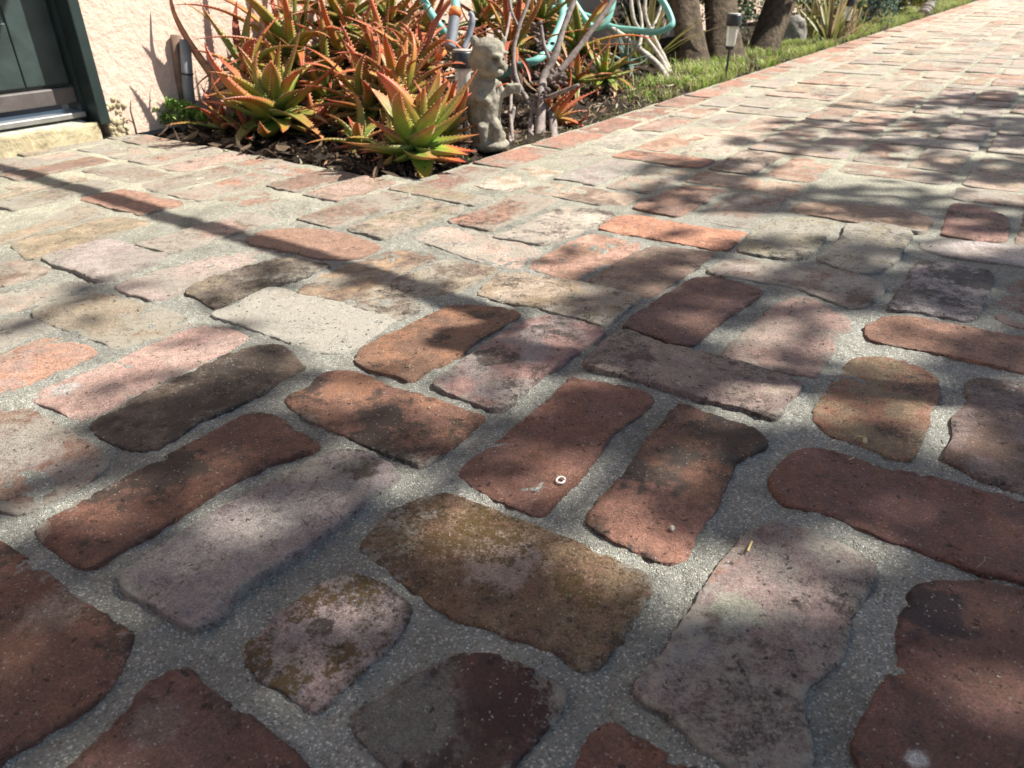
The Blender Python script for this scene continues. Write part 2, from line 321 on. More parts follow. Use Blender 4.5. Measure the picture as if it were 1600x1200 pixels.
SPEC = {  # main, second, smear, grime, moss, raise mm
'b1':(R_,DR,.25,.42,0,1),'b2':(R_,DR,.30,.45,0,2),'b3':((.30,.245,.235),(.34,.30,.275),.40,.32,0,5),'b4':(MA,(.40,.30,.28),.30,.5,.55,1.5),
'b5':((.19,.108,.065),(.23,.155,.09),.30,.46,.55,1),'b6':((.10,.055,.045),(.10,.03,.03),.40,.55,0,2),'b7':((.17,.085,.07),DR,.2,.4,0,1.5),
'b8':((.31,.225,.205),(.30,.25,.225),.44,.42,0,2),'b9':((.22,.11,.07),DK,.12,.55,0,2.2),'b10':((.18,.088,.072),R_,.05,.2,0,2),
'b11':((.19,.095,.075),DR,.15,.35,.1,2.2),'b12':(DR,R_,.1,.3,0,0),'b13':((.22,.112,.084),R_,.1,.25,0,1),'b14':(OR,(.2,.10,.07),.3,.52,.1,1.8),
'b15':((.27,.195,.175),(.32,.25,.20),.34,.48,.15,5),'b16':((.15,.075,.07),DR,.05,.2,0,4),'b17':((.33,.245,.205),PK,.42,.3,0,1),
'b18':(OR,(.24,.17,.10),.25,.42,.1,0),'b19':((.24,.17,.15),BR,.42,.4,0,0),'b20':((.32,.16,.10),R_,.25,.3,0,1),'b21':((.32,.28,.29),(.34,.30,.30),.35,.62,0,2),
'b22':((.24,.16,.14),R_,.35,.4,0,0),'b23':((.28,.26,.23),OL,.62,.45,0,4),'b24':((.34,.31,.2),OL,.55,.45,.2,3),'b25':(PA,(.22,.13,.10),.60,.3,.05,1),
'b26':((.46,.40,.39),MA,.5,.2,0,1),'b27':((.24,.10,.08),R_,.15,.4,0,1),'b29':((.24,.15,.10),(.30,.18,.11),.3,.3,0,1),
'b36':(BO,(.44,.17,.09),.08,.36,0,1),'b37':((.50,.27,.2),OR,.3,.3,0,0),'b38':((.24,.14,.10),BR,.25,.3,0,1),'b39':(PA,(.55,.45,.38),.45,.5,.1,2),
'b40':((.56,.38,.31),PA,.5,.3,0,0),'b41':((.42,.33,.25),TA,.45,.55,.15,2),'b42':((.28,.14,.08),(.2,.11,.07),.2,.42,.1,1),
'b43':((.34,.205,.18),MA,.34,.5,0,3),'b44':((.60,.57,.50),(.62,.58,.50),.8,.1,0,1),'b45':((.40,.33,.24),BR,.52,.48,.1,0),'b47':((.42,.27,.15),BR,.4,.35,.1,0),
'b49':((.24,.12,.085),OR,.2,.3,0,1),'b50':(DK,(.18,.14,.09),.34,.50,.1,2),'b51':((.40,.31,.28),(.36,.29,.25),.45,.2,0,0),'b52':((.36,.30,.28),MA,.35,.15,0,4),
'b54':((.22,.17,.10),TA,.35,.35,.1,0),'b55':((.36,.28,.2),TA,.5,.3,0,0),'b56':((.36,.28,.22),BR,.5,.35,0,0),'b57':((.48,.34,.28),PA,.5,.2,0,0),
'b58':((.34,.28,.20),TA,.6,.35,.1,0),'b59':((.48,.31,.26),(.44,.31,.26),.22,.42,0,1),'b60':((.48,.26,.18),PK,.35,.25,0,0),'b61':(GY,PA,.6,.3,0,0),
'b62':(DK,(.17,.125,.09),.34,.50,.15,1),'b63':((.24,.115,.08),(.30,.20,.15),.50,.35,0,1)}
# placed stains, and patches of sun and shade painted in: px, py, radius m, what, strength
STAIN_LIGHT = [(790,880,.030,(.56,.42,.34),.8),(685,850,.012,'m',1),(745,820,.014,'m',1),(890,915,.010,'m',.9),(915,935,.012,'m',.9),(780,840,.03,'m',.35),  # first patch paints a pool of sun on its brick
(1130,985,.018,(.12,.12,.09),.75),(1150,955,.018,(.46,.47,.36),.7),(1080,910,.02,(.46,.42,.38),.5),(1020,815,.045,(.48,.24,.17),.95),(1075,850,.035,(.48,.24,.17),.9),  # the two orange patches paint a sunlit brick end
(480,945,.018,'m',1),(575,912,.016,'m',1),(455,1070,.012,'m',1),(400,1020,.016,'m',.8),(540,1030,.012,'m',.7),(500,985,.01,'g',.6),
(565,740,.016,(.11,.09,.06),.9),(330,880,.02,'g',.4),(1450,960,.026,(.035,.025,.03),.85),(235,520,.02,(.46,.27,.13),.8),(640,1120,.038,(.27,.26,.22),.85),
(820,1090,.04,(.07,.022,.022),.9),(1240,515,.03,(.48,.36,.30),.6),(1160,420,.02,(.56,.45,.40),.8),(1235,455,.02,(.16,.09,.065),.8),(1345,465,.03,(.16,.09,.065),.85),  # the two pale patches paint sunlight; the brown ones are spots
(420,490,.03,WH,.5),(20,705,.045,(.48,.43,.38),.75),(95,745,.028,(.46,.40,.36),.7),(60,660,.02,(.30,.14,.09),.8),(75,760,.02,'g',.5),(30,880,.03,'g',.4),(180,1000,.03,'g',.4),(90,960,.02,(.40,.34,.28),.5),(40,1060,.05,(.26,.13,.09),.5),(300,1150,.03,(.26,.15,.12),.5),(350,1110,.02,'g',.5),(250,1130,.015,(.36,.30,.26),.4),(660,420,.02,PA,.5),(350,580,.02,'g',.3),(560,600,.03,(.42,.2,.11),.5),
(600,655,.02,'g',.7),(570,690,.02,'g',.7),(1520,440,.03,'g',.3),(100,610,.014,(.56,.53,.50),.8),(1075,655,.012,(.3,.16,.11),.6),(1000,680,.02,'g',.3),
(780,560,.025,'g',.45),(455,460,.02,TA,.4),(1430,1190,.006,(.75,.74,.70),.95),(300,790,.03,OR,.25),(270,740,.03,'g',.4),(660,480,.03,'g',.2),(690,530,.014,'g',.7),
(70,880,.03,(.28,.11,.08),.5),(1420,530,.04,OR,.5),(1290,600,.02,BO,.4),(1150,985,.012,(.5,.5,.44),.6),(1070,1010,.02,(.42,.40,.42),.6),(1330,860,.025,(.33,.26,.23),.5)]
STW = [(AB(G(x, y)), r, k, s) for x, y, r, k, s in STAIN_LIGHT]
PAL = [(R_,.9),(DR,.5),(OR,1.0),((.30,.14,.09),1.0),(BR,.7),(MA,1.0),(PK,1.2),(PA,1.3),(TA,1.2),(GY,.7),(OL,.5),((.27,.18,.13),1.2),((.42,.30,.24),1.2),(BO,.25)]
_pw = np.array([w for _, w in PAL]); _pw = _pw/_pw.sum()
bricks = []   # dicts: ring (n,2) in grid metres, medial (p,q), spec, z
def resample(P, n):
    P = np.array(P); Q = np.vstack([P, P[:1]]); d = np.r_[0, np.cumsum(np.linalg.norm(np.diff(Q, axis=0), axis=1))]
    s = np.linspace(0, d[-1], n, endpoint=False); return np.stack([np.interp(s, d, Q[:, 0]), np.interp(s, d, Q[:, 1])], 1)
def detail_for(c):
    d = math.hypot(*(c[0]*U+c[1]*V)-0)
    return (300, 34) if d < .62 else (220, 26) if d < .95 else (130, 14) if d < 1.6 else (64, 8) if d < 3 else (36, 5)
boxes = []
for ln in TRACE.strip().splitlines():
    q = ln.split(); P = [AB(G(*map(float, t.split(',')))) for t in q[2:]]; P = np.array(P)
    lo, hi = P.min(0), P.max(0); boxes.append((lo, hi)); c = (lo+hi)/2
    n, rings = detail_for(c); S = resample(catmull(P, 6, True), n)
    if int(q[0][1:]) >= 36:
        o_ = S-c; S = S+np.sign(o_)*np.minimum(np.abs(o_)*.08, .0035)
    bricks.append(dict(S=S, lo=lo, hi=hi, lie=q[1].lower(), spec=SPEC[q[0]], n=n, rings=rings, near=True))
def taken(lo, hi):
    c = (lo+hi)/2
    for l, h in boxes:
        o = np.minimum(hi, h)-np.maximum(lo, l)
        if o[0] > .012 and o[1] > .012: return True
    return False
def lay(a0, b0, a1, b1, lie, half=False):
    lo = np.array([a0, b0]); hi = np.array([a1, b1])
    if taken(lo, hi): return
    lo = lo+RNG.uniform(0, .004, 2); hi = hi-RNG.uniform(0, .004, 2); c = (lo+hi)/2; e = (hi-lo)/2
    n, rings = detail_for(c); rc = RNG.uniform(.004, .015); pts = []
    for sx, sy, a in ((1, 1, 0), (-1, 1, 90), (-1, -1, 180), (1, -1, 270)):
        r = rc*RNG.uniform(.5, 1.5)
        for k in range(6):
            t = math.radians(a+k*18); pts.append((sx*(e[0]-r)+r*math.cos(t), sy*(e[1]-r)+r*math.sin(t)))
    S = resample(pts, n); th = RNG.normal(0, .016); R2 = np.array([[math.cos(th), -math.sin(th)], [math.sin(th), math.cos(th)]])
    S = S@R2.T+c; sd = int(RNG.integers(1e6)); nn = S-c; nn /= np.linalg.norm(nn, axis=1)[:, None]
    S = S+nn*((fbm(S[:, 0]*28, S[:, 1]*28, sd, 3)-.5)*.012)[:, None]
    m = PAL[RNG.choice(len(PAL), p=_pw)][0]; m2 = PAL[RNG.choice(len(PAL), p=_pw)][0]
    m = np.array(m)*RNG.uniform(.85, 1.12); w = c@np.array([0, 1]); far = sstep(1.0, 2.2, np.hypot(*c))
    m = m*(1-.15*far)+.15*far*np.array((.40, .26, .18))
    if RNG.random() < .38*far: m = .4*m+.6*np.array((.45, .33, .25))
    sme = RNG.uniform(.25, .66); gri = RNG.uniform(.15, .45)
    if b0 > .905 and a0 > 1.0: border = 1; m = np.array((.30, .115, .075))*RNG.uniform(.7, 1.25); sme = RNG.uniform(.2, .6)
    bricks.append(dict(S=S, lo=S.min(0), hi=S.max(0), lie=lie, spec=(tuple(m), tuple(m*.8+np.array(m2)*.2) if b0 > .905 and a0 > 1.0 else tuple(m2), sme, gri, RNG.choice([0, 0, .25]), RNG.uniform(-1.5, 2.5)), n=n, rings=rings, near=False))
PER = .336; offs = {-6:.10,-5:.33,-4:.0,-3:.11,-2:.211,-1:.309,0:.076,1:.179,2:.052,3:.162,4:.023,5:.14,6:.25,7:.03,8:.14}
def strip(k, amin, amax):
    b0 = .357+.2235*k; b1 = b0+.212; i = int((amin-.5)/PER)-1
    while True:
        c = offs.get(k, .1)+i*PER; i += 1
        if c-.05 > amax: break
        if c+.29 < amin: continue
        for (x0, y0, x1, y1, l) in ((c-.05, b0, c+.048, b1, 'b'), (c+.061, b0, c+.272, b0+.099, 'a'), (c+.061, b0+.113, c+.272, b1, 'a')):
            if x0 < amin-.1: continue
            x1 = min(x1, amax)
            if x1-x0 < .05: continue
            lay(x0, y0, x1, y1, l)
for k in (-1, 0, 1): strip(k, -.35, 15)
for k in (-2,): strip(k, -.35, 9)
for k in (-3, -4): strip(k, -.35, 6)
for k in (-5, -6): strip(k, .0, 4)
for k in (2,): strip(k, -.35, 1.07)
for k in range(3, 8): strip(k, -.35, 1.065 if k < 7 else 1.065)
a = 1.045
while a < 15:
    lay(a, .912, a+.205, 1.012, 'a'); a += .219
a = 1.12
while a < 15:
    lay(a, .803, a+.205, .898, 'a'); a += .219
VV = []; FF = []; CC = []; MM = []; nb = 0
for bi, B in enumerate(bricks):
    S = B['S']; n = B['n']; R = B['rings']; lo, hi = B['lo'], B['hi']; c = (lo+hi)/2; e = (hi-lo)/2; main, alt, sme, gri, mos, rz = B['spec']
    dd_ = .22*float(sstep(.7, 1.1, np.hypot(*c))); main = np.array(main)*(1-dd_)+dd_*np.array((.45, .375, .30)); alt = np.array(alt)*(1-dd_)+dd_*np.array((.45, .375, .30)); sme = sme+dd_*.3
    # medial segment, kept clear of the ends
    Q = S.copy(); m = min(e)
    for ax in (0, 1): Q[:, ax] = np.clip(S[:, ax], c[ax]-max(e[ax]-m, 0), c[ax]+max(e[ax]-m, 0))
    if B['near']:
        nn = S-Q; nn /= np.linalg.norm(nn, axis=1)[:, None]+1e-9
        S = S+nn*((fbm(S[:, 0]*120, S[:, 1]*120, bi, 3)-.5)*.0032)[:, None]+nn*((fbm(S[:, 0]*34, S[:, 1]*34, bi+50, 2)-.5)*.0045)[:, None]+nn*((fbm(S[:, 0]*420, S[:, 1]*420, bi+5, 2)-.5)*.0012)[:, None]
    ts = np.r_[1-np.linspace(1, 0, R)**1.5]
    P = Q[None]+(S-Q)[None]*ts[:, None, None]; w = np.linalg.norm(S-Q, axis=1)[None]*(1-ts)[:, None]
    a_, b_ = P[..., 0], P[..., 1]
    rr = .0032; dr = .0013
    z = -dr*np.clip(1-w/rr, 0, 1)**2.2
    if B['near']: H0 = .0008+rz*.001
    else: H0 = rz*.001
    tl = RNG.normal(0, .007, 2)+np.array([-.003, 0])
    z = z+H0+tl[0]*(a_-c[0])+tl[1]*(b_-c[1])+(fbm(a_*22, b_*22, bi+9, 3)-.5)*.0030+(fbm(a_*110, b_*110, bi+3, 4)-.5)*.0016
    if R > 12: # chipped rims and pits
        ch = sstep(.58, .72, fbm(a_*75, b_*75, bi+77, 3)); z = z-ch*.0022*np.clip(1-w/.02, .12, 1)
    n2 = fbm(a_*38, b_*38, bi+100, 4); t = sstep(.36, .66, n2)[..., None]
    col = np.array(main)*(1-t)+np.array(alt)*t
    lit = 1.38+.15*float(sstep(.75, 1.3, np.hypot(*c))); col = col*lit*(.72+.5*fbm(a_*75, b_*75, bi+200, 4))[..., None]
    n3 = fbm(a_*16, b_*16, bi+300, 3); n4 = fbm(a_*20, b_*20, bi+400, 3)
    edge = np.clip(1-w/.013, 0, 1)*(.4+1.2*fbm(a_*55, b_*55, bi+600, 3))
    s_ = np.clip(sme*1.0+(n3-.5)*.75+edge*.16, 0, 1); g_ = np.clip(gri+(n4-.5)*.75, 0, 1); m_ = np.clip(mos+(n3-.5)*.5*(mos > 0), 0, 1)
    for (sa, sb), r, k, st in STW:
        if sa < lo[0]-.03 or sa > hi[0]+.03 or sb < lo[1]-.03 or sb > hi[1]+.03: continue
        d = np.hypot(a_-sa, b_-sb)/r+(fbm(a_*130, b_*130, 7, 4)-.5)*1.3; f = (1-sstep(.65, 1.15, d))*st*(.8 if k == 'm' else 1)
        if k == 'm': m_ = np.clip(m_+f, 0, 1)
        elif k == 'g': g_ = np.clip(g_+f*.7, 0, 1)
        else:
            col = col*(1-f[..., None])+np.array(k)*f[..., None]; g_ = g_*(1-.7*f)
    # skirt
    P2 = P[-1]+(P[-1]-Q)*.02; zs = np.full(n, -.018)
    A = np.concatenate([P.reshape(-1, 2), P2]); Z = np.r_[z.ravel(), zs]
    XY = A[:, :1]*U+A[:, 1:]*V; VV.append(np.column_stack([XY, Z]))
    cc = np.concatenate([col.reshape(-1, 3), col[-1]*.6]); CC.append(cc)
    mm = np.stack([s_, g_, m_], -1).reshape(-1, 3); MM.append(np.concatenate([mm, mm[-n:]]))
    i = np.arange(R)[:, None]*n; k = np.arange(n)[None]; k2 = (k+1) % n
    f = np.stack([i+k, i+n+k, i+n+k2, i+k2], -1).reshape(-1, 4)[:, ::-1]; FF.append(f+nb); nb += len(A)
def fast_mesh(name, Vt, Ft, mat_, **att):
    me = bpy.data.meshes.new(name); me.vertices.add(len(Vt)); me.vertices.foreach_set('co', Vt.astype(np.float32).ravel())
    me.loops.add(Ft.size); me.polygons.add(len(Ft)); me.loops.foreach_set('vertex_index', Ft.astype(np.int32).ravel())
    me.polygons.foreach_set('loop_start', np.arange(0, Ft.size, Ft.shape[1], dtype=np.int32)); me.update(calc_edges=True)
    me.polygons.foreach_set('use_smooth', np.ones(len(Ft), dtype=bool))
    for k, v in att.items():
        c = me.color_attributes.new(k, 'FLOAT_COLOR', 'POINT'); c.data.foreach_set('color', np.column_stack([v, np.ones(len(v))]).astype(np.float32).ravel())
    me.materials.append(mat_); o = bpy.data.objects.new(name, me); COL.objects.link(o); return o
pv = fast_mesh('brick_paving', np.concatenate(VV), np.concatenate(FF), M_brick, Col=np.concatenate(CC), Mask=np.concatenate(MM)); tag(pv, kind='structure')
print('bricks', len(bricks), 'verts', nb)
def sheet(a0, a1, b0, b1, da, db, zf, name, mat_, colf=None):
    A = np.linspace(a0, a1, int((a1-a0)/da)+1); Bq = np.linspace(b0, b1, int((b1-b0)/db)+1); a, b = np.meshgrid(A, Bq, indexing='ij')
    z = zf(a, b); XY = a.ravel()[:, None]*U+b.ravel()[:, None]*V; Vt = np.column_stack([XY, z.ravel()]); m = len(Bq)
    i, j = np.meshgrid(np.arange(len(A)-1), np.arange(m-1), indexing='ij'); k = (i*m+j).ravel(); F = np.stack([k, k+m, k+m+1, k+1], -1)
    col = np.ones((len(Vt), 3)) if colf is None else colf(a, b).reshape(-1, 3)
    return Vt, F, col
zm = lambda a, b: -.0011+(fbm(a*30, b*30, 5, 3)-.5)*.0060+(fbm(a*140, b*140, 8, 3)-.5)*.0036
def zfar(a, b): return -.0016+(fbm(a*30, b*30, 5, 2)-.5)*.0055
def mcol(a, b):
    f = fbm(a*9, b*9, 41, 3); c = (.54+.36*f)[..., None]*np.ones(3)  # near mortar coloured darker to stand in for its deep shade
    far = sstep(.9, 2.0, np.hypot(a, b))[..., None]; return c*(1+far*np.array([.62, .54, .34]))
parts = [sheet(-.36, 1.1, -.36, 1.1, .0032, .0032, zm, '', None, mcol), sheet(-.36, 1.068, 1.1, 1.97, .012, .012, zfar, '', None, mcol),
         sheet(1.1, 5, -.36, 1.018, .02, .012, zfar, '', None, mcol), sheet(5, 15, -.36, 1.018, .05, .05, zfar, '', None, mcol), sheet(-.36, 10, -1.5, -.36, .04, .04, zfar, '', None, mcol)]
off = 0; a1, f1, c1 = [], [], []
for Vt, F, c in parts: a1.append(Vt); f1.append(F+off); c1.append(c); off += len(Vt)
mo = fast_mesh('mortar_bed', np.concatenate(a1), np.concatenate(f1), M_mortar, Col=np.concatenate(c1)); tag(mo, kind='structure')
g = MB(); g.add([(-40, -40, -.06), (60, -40, -.06), (60, 60, -.06), (-40, 60, -.06)], [(0, 1, 2, 3)]); tag(g.build('ground', M_earth), kind='structure')
zs = lambda a, b: -.006+(fbm(a*9, b*9, 15, 4)-.5)*.035+(fbm(a*60, b*60, 18, 3)-.5)*.012-.02*(1-sstep(0, .06, np.minimum(a-1.07, 99)))-.012*(1-sstep(0, .05, b-1.02))
Vt, F, c = sheet(1.06, 6, 1.016, 1.98, .012, .012, zs, '', None); so = fast_mesh('planting_bed_soil', Vt, F, M_soil, Col=c); tag(so, kind='structure')
Vt, F, c = sheet(6, 16, 1.016, 1.98, .05, .05, zs, '', None); so = fast_mesh('planting_bed_soil', Vt, F, M_soil, Col=c); tag(so, kind='structure')
LEAF_TMIN = .045
# ------------------------------------------------------------ house
MG = Matrix(((U[0], V[0], 0, 0), (U[1], V[1], 0, 0), (0, 0, 1, 0), (0, 0, 0, 1)))     # grid axes -> world
house = empty('house', W(.985, 1.97), 0, 'pale pink stucco house wall with a dark green door', 'house')
Mi = Matrix.Translation(house.location).inverted()
def gbox(mb, a0, a1, b0, b1, z0, z1, col=None): mb.box((a0, b0, z0), (a1, b1, z1), Mi @ MG, col)
WB = 1.965
m = MB(); gbox(m, 1.005, 16, WB, 2.2, .0, 2.7); gbox(m, -6, .06, WB, 2.2, -.05, 2.7); gbox(m, .06, 1.005, WB+.001, 2.2, 2.1, 2.7)
m.build('stucco_wall', M_stucco, house)
# crumbled render foot beside the door
m = MB()
for i in range(60):
    a = 1.0+random.random()**1.5*.05; z = random.random()**1.6*.09; r = random.uniform(.004, .009)
    p = W(a, WB+.002, z)-np.array(house.location); m.lathe([(r*.3, -r), (r, -r*.3), (r*.9, r*.5), (r*.3, r)], 7, tuple(p))
m.build('crumbled_render', M_step, house, True)
m = MB(); gbox(m, -.2, 16.2, 1.70, 2.2, 2.705, 2.80); m.build('roof_eave', M_sill, house)
m = MB(); gbox(m, .975, 1.001, 1.985-.03, 2.10, .035, 2.09); gbox(m, .02, .05, 1.985-.03, 2.1, .035, 2.09); gbox(m, .05, .975, 1.957, 2.1, 2.05, 2.09)
m.build('door_frame', M_green, house, bevel=.003)
m = MB(); gbox(m, .965, .9745, 2.012, 2.03, .06, 2.045); m.build('door_stop', M_green, house)
DB = 2.035
dr = MB(); gbox(dr, .055, .968, DB, DB+.04, .125, 2.04)
door = dr.build('door', M_greenlt, house, bevel=.002)
m = MB(); gbox(m, .86, .962, DB-.006, DB-.0005, .13, 2.03); gbox(m, .055, .16, DB-.006, DB-.0005, .13, 2.03); gbox(m, .162, .858, DB-.006, DB-.0005, .13, .27)
q = m.build('door_rail', M_greenlt, door, bevel=.004)
m = MB(); gbox(m, .20, .82, DB-.004, DB-.0005, .33, .9); m.build('door_panel', M_green, door, bevel=.003)
m = MB(); gbox(m, .055, .966, DB-.014, DB+.02, .085, .123); m.build('door_sweep', M_band, door, bevel=.004)
m = MB(); gbox(m, .05, .968, 2.0, DB+.05, .052, .066); m.build('threshold', M_metal, house, bevel=.003)
m = MB(); m.add([tuple((Mi @ MG) @ Vector(v)) for v in ((-.1, 1.985, .042), (.955, 1.985, .042), (.955, 2.06, .056), (-.1, 2.06, .056), (-.1, 1.985, .03), (.955, 1.985, .03), (.955, 2.06, .03), (-.1, 2.06, .03))],
      [(0, 1, 2, 3), (4, 7, 6, 5), (0, 4, 5, 1), (1, 5, 6, 2), (2, 6, 7, 3), (3, 7, 4, 0)]); m.build('sill_board', M_sill, house)
def lump_box(a0, a1, b0, b1, z0, z1, s, amp, seed):
    vs = []; fs = []; nx = int((a1-a0)/s); nz = max(3, int((z1-z0)/s)); ny = max(3, int((b1-b0)/s))
    bmq = bmesh.new(); bmesh.ops.create_cube(bmq, size=1)
    bmesh.ops.subdivide_edges(bmq, edges=bmq.edges[:], cuts=6, use_grid_fill=True)
    for v in bmq.verts:
        x = a0+(v.co.x+.5)*(a1-a0); y = b0+(v.co.y+.5)*(b1-b0); z = z0+(v.co.z+.5)*(z1-z0)
        d = amp*(float(fbm(x*40+z*31, y*40+z*17, seed, 3))-.5)*2
        v.co = (Mi @ MG) @ Vector((x+d*.6, y+d*.8, z+d*.6))
    me = bpy.data.meshes.new('step'); bmq.to_mesh(me); bmq.free(); return me
me = lump_box(-.15, .972, 1.962, 2.09, -.02, .0405, .02, .006, 3); me.materials.append(M_step)
for p in me.polygons: p.use_smooth = True
o = bpy.data.objects.new('doorstep', me); COL.objects.link(o); o.parent = house
# ------------------------------------------------------------ stub post and twig by the wall
p0 = W(1.215, 1.946, -.02)
t = empty('stub_post', p0, 0, 'short grey stub post standing against the pink wall left of the aloes', 'post')
m = MB(); m.tube([(0, 0, 0), (.012, .0, .12), (.030, 0, .232)], [.0145, .0145, .014], 14); m.build('conduit', M_pipe, t, True)
m = MB(); m.tube([(-.024, .012, 0), (-.012, .012, .13), (.004, .012, .242)], [.011, .012, .013], 9, wob=.1); m.build('post_shade_strip', M_post_shade, t, True)  # added brown stick standing in for the post's shaded left side
m = MB(); m.tube([(.016, 0, .148), (.0166, 0, .152)], .0165, 12); m.build('band', M_blackpl, t, True)
p0 = W(1.052, 1.945); m = MB(); m.tube([(0, 0, -.01), (.001, 0, .03), (.0, 0, .06), (.008, 0, .085)], [.0028, .0024, .002, .001], 6, (.16, .11, .08), wob=.1)
m.tube([(.001, 0, .028), (-.008, -.004, .038), (-.014, -.006, .036)], [.002, .0016, .001], 5, (.16, .11, .08))
tw = m.build('twig', M_dead, None, True); tw.location = tuple(p0); tag(tw, 'thin bare forked twig sticking up at the foot of the pink wall', 'twig')
# ------------------------------------------------------------ aloes
def lerp(a, b, t): return tuple(x*(1-t)+y*t for x, y in zip(a, b))
def tint(cols, t):
    t = min(max(t, 0), .9999)*(len(cols)-1); i = int(t); return lerp(cols[i], cols[i+1], t-i)
GREEN = [(.11, .17, .03), (.15, .22, .04), (.21, .25, .05), (.38, .25, .06), (.50, .16, .06)]
RED = [(.18, .23, .04), (.27, .25, .05), (.42, .22, .06), (.52, .15, .06), (.50, .10, .055)]
LIME = [(.20, .34, .04), (.22, .36, .045), (.27, .34, .05), (.40, .28, .05), (.50, .13, .05)]
LRED = [(.22, .32, .04), (.30, .31, .05), (.44, .24, .05), (.54, .15, .055), (.50, .09, .05)]
RUST = [(.30, .20, .05), (.44, .17, .06), (.46, .12, .06), (.42, .09, .05), (.34, .07, .045)]
def aloe_leaf(mb, base, az, el, ln, w0, bend, cols, twist=0, hook=0, tooth=1, seg=14, side=0):
    d = Vector((math.cos(az)*math.cos(el), math.sin(az)*math.cos(el), math.sin(el))); p = Vector(base)
    pts = []; rings = []; sv = Vector((-math.sin(az), math.cos(az), 0)); out = []
    for i in range(seg+1):
        t = i/seg; ww = w0*(.82+.36*min(t/.18, 1)*(1 if t < .2 else 1))*(1-t**1.5)**.85; ww = max(ww, .0007)
        nrm = sv.cross(d).normalized()*-1; nrm = d.cross(sv).normalized()
        th = ww*.30*(1-.4*t); cup = ww*.34*(1-.5*t)
        ring = [p-sv*ww+nrm*cup, p-sv*ww*.5+nrm*(cup*.25), p+nrm*0, p+sv*ww*.5+nrm*(cup*.25), p+sv*ww+nrm*cup, p+sv*ww*.6-nrm*th*1.2, p-nrm*th*1.7, p-sv*ww*.6-nrm*th*1.2]
        out.append((p.copy(), sv.copy(), nrm.copy(), ww, cup)); rings += ring
        el2 = bend*(1/seg)*(0.4+1.2*t)-hook*(max(t-.55, 0)*2.2)/seg
        rot = Matrix.Rotation(-el2, 3, sv) if True else None
        d = (Matrix.Rotation(el2, 3, sv) @ d).normalized(); d = (d+sv*side/seg).normalized(); sv = (sv-d*sv.dot(d)).normalized()
        p = p+d*(ln/seg)
    cl = []
    for i in range(seg+1):
        t = i/seg; c = tint(cols, t*1.02+random.uniform(-.03, .03)); cm = tint(cols, min(t*1.02+.22, 1))
        cl += [cm, c, c, c, cm, c, tuple(x*.9 for x in c), c]
    fs = [(i*8+k, i*8+(k+1) % 8, (i+1)*8+(k+1) % 8, (i+1)*8+k) for i in range(seg) for k in range(8)]
    fs.append(tuple(seg*8+k for k in range(8))); mb.add(rings, fs, cl)
    if tooth:
        n = int(ln/.0085*tooth)
        for k in range(2, n-1):
            t = k/n*seg; i = int(t); f = t-i; pa, sa, na, wa, ca = out[i]; pb, sb, nb_, wb, cb = out[min(i+1, seg)]
            P = pa.lerp(pb, f); sd = sa.lerp(sb, f); nn = na.lerp(nb_, f); w = wa*(1-f)+wb*f; cu = ca*(1-f)+cb*f; dd = (pb-pa).normalized() if (pb-pa).length > 0 else d
            for s in (-1, 1):
                q = P+sd*s*w*.97+nn*cu; h = .0046*random.uniform(.7, 1.2)*(1.2-.5*k/n); ct = lerp(tint(cols, k/n+.2), (.78, .58, .30), .7)
                mb.add([q-dd*h*.42, q+dd*h*.42, q-nn*h*.35, q+sd*s*h+dd*h*.45+nn*h*.3], [(0, 1, 3), (1, 2, 3), (2, 0, 3)], ct)
def aloe(name, loc, n, ln, w0, pals, label, group=None, stem=.1, erect=.0, dead=7, tooth=1, seed=1, spread=1.0, cat='aloe plant', hook=1.2, recurve=.9, gb=None, azr=None, minel=-25):
    random.seed(seed); t = empty(name, loc, 0, label, cat, group); mb = MB(); z0 = loc[2]
    for i in range(n):
        f = i/(n-1); az = i*2.39996+random.uniform(-.3, .3)+seed
        if azr: az = azr[0]+(azr[1]-azr[0])*((i*.618) % 1)+random.uniform(-.15, .15)
        el = math.radians(minel+(82-minel)*f**.85+random.uniform(-9, 9))*1.0+erect; l = ln*(.55+.62*math.sin(math.pi*(.18+.70*(1-f))))*random.uniform(.7, 1.3)*spread
        if f > .9: l *= .75
        pal = random.choice(pals); dk = random.uniform(.8, 1.15); pal = [tuple(x*dk for x in c) for c in pal]
        bend = random.uniform(.1, 1.5)*recurve*(-.8 if random.random() < .25 else 1)
        aloe_leaf(mb, (math.cos(az)*w0*.45, math.sin(az)*w0*.45, (f-.5)*w0*1.2), az, min(el, 1.5), l, w0*random.uniform(.8, 1.1)*(1 if f < .85 else .7), bend, pal, 0, random.uniform(.2, 1)*hook, tooth, 14, random.uniform(-.9, .9))
    mb.build('leaves', M_leaf, t, True)
    db = MB()
    for i in range(dead):
        az = random.uniform(0, 6.28); c = random.choice([(.20, .12, .07), (.33, .22, .13), (.11, .07, .05), (.10, .065, .045), (.24, .11, .08)])
        aloe_leaf(db, (math.cos(az)*.01, math.sin(az)*.01, -w0*.7-random.random()*.04), az, math.radians(random.uniform(-55, 5)), ln*random.uniform(.5, 1.0), w0*.5, random.uniform(-1.2, .8), [c, c, tuple(x*.8 for x in c)], 0, 1.5, .3, 9, random.uniform(-.8, .8))
    if dead: db.build('dry_leaves', M_dead, t, True)
    sb = MB(); sb.tube([(0, 0, .0), (.004, .003, -(z0+.02)*.5), (0, .008, -(z0+.03))], [w0*.55, w0*.45, w0*.5], 10, wob=.12); sb.build('stem', M_bark, t, True)
    return t
GA = 'aloe plants crowding the bed by the wall'
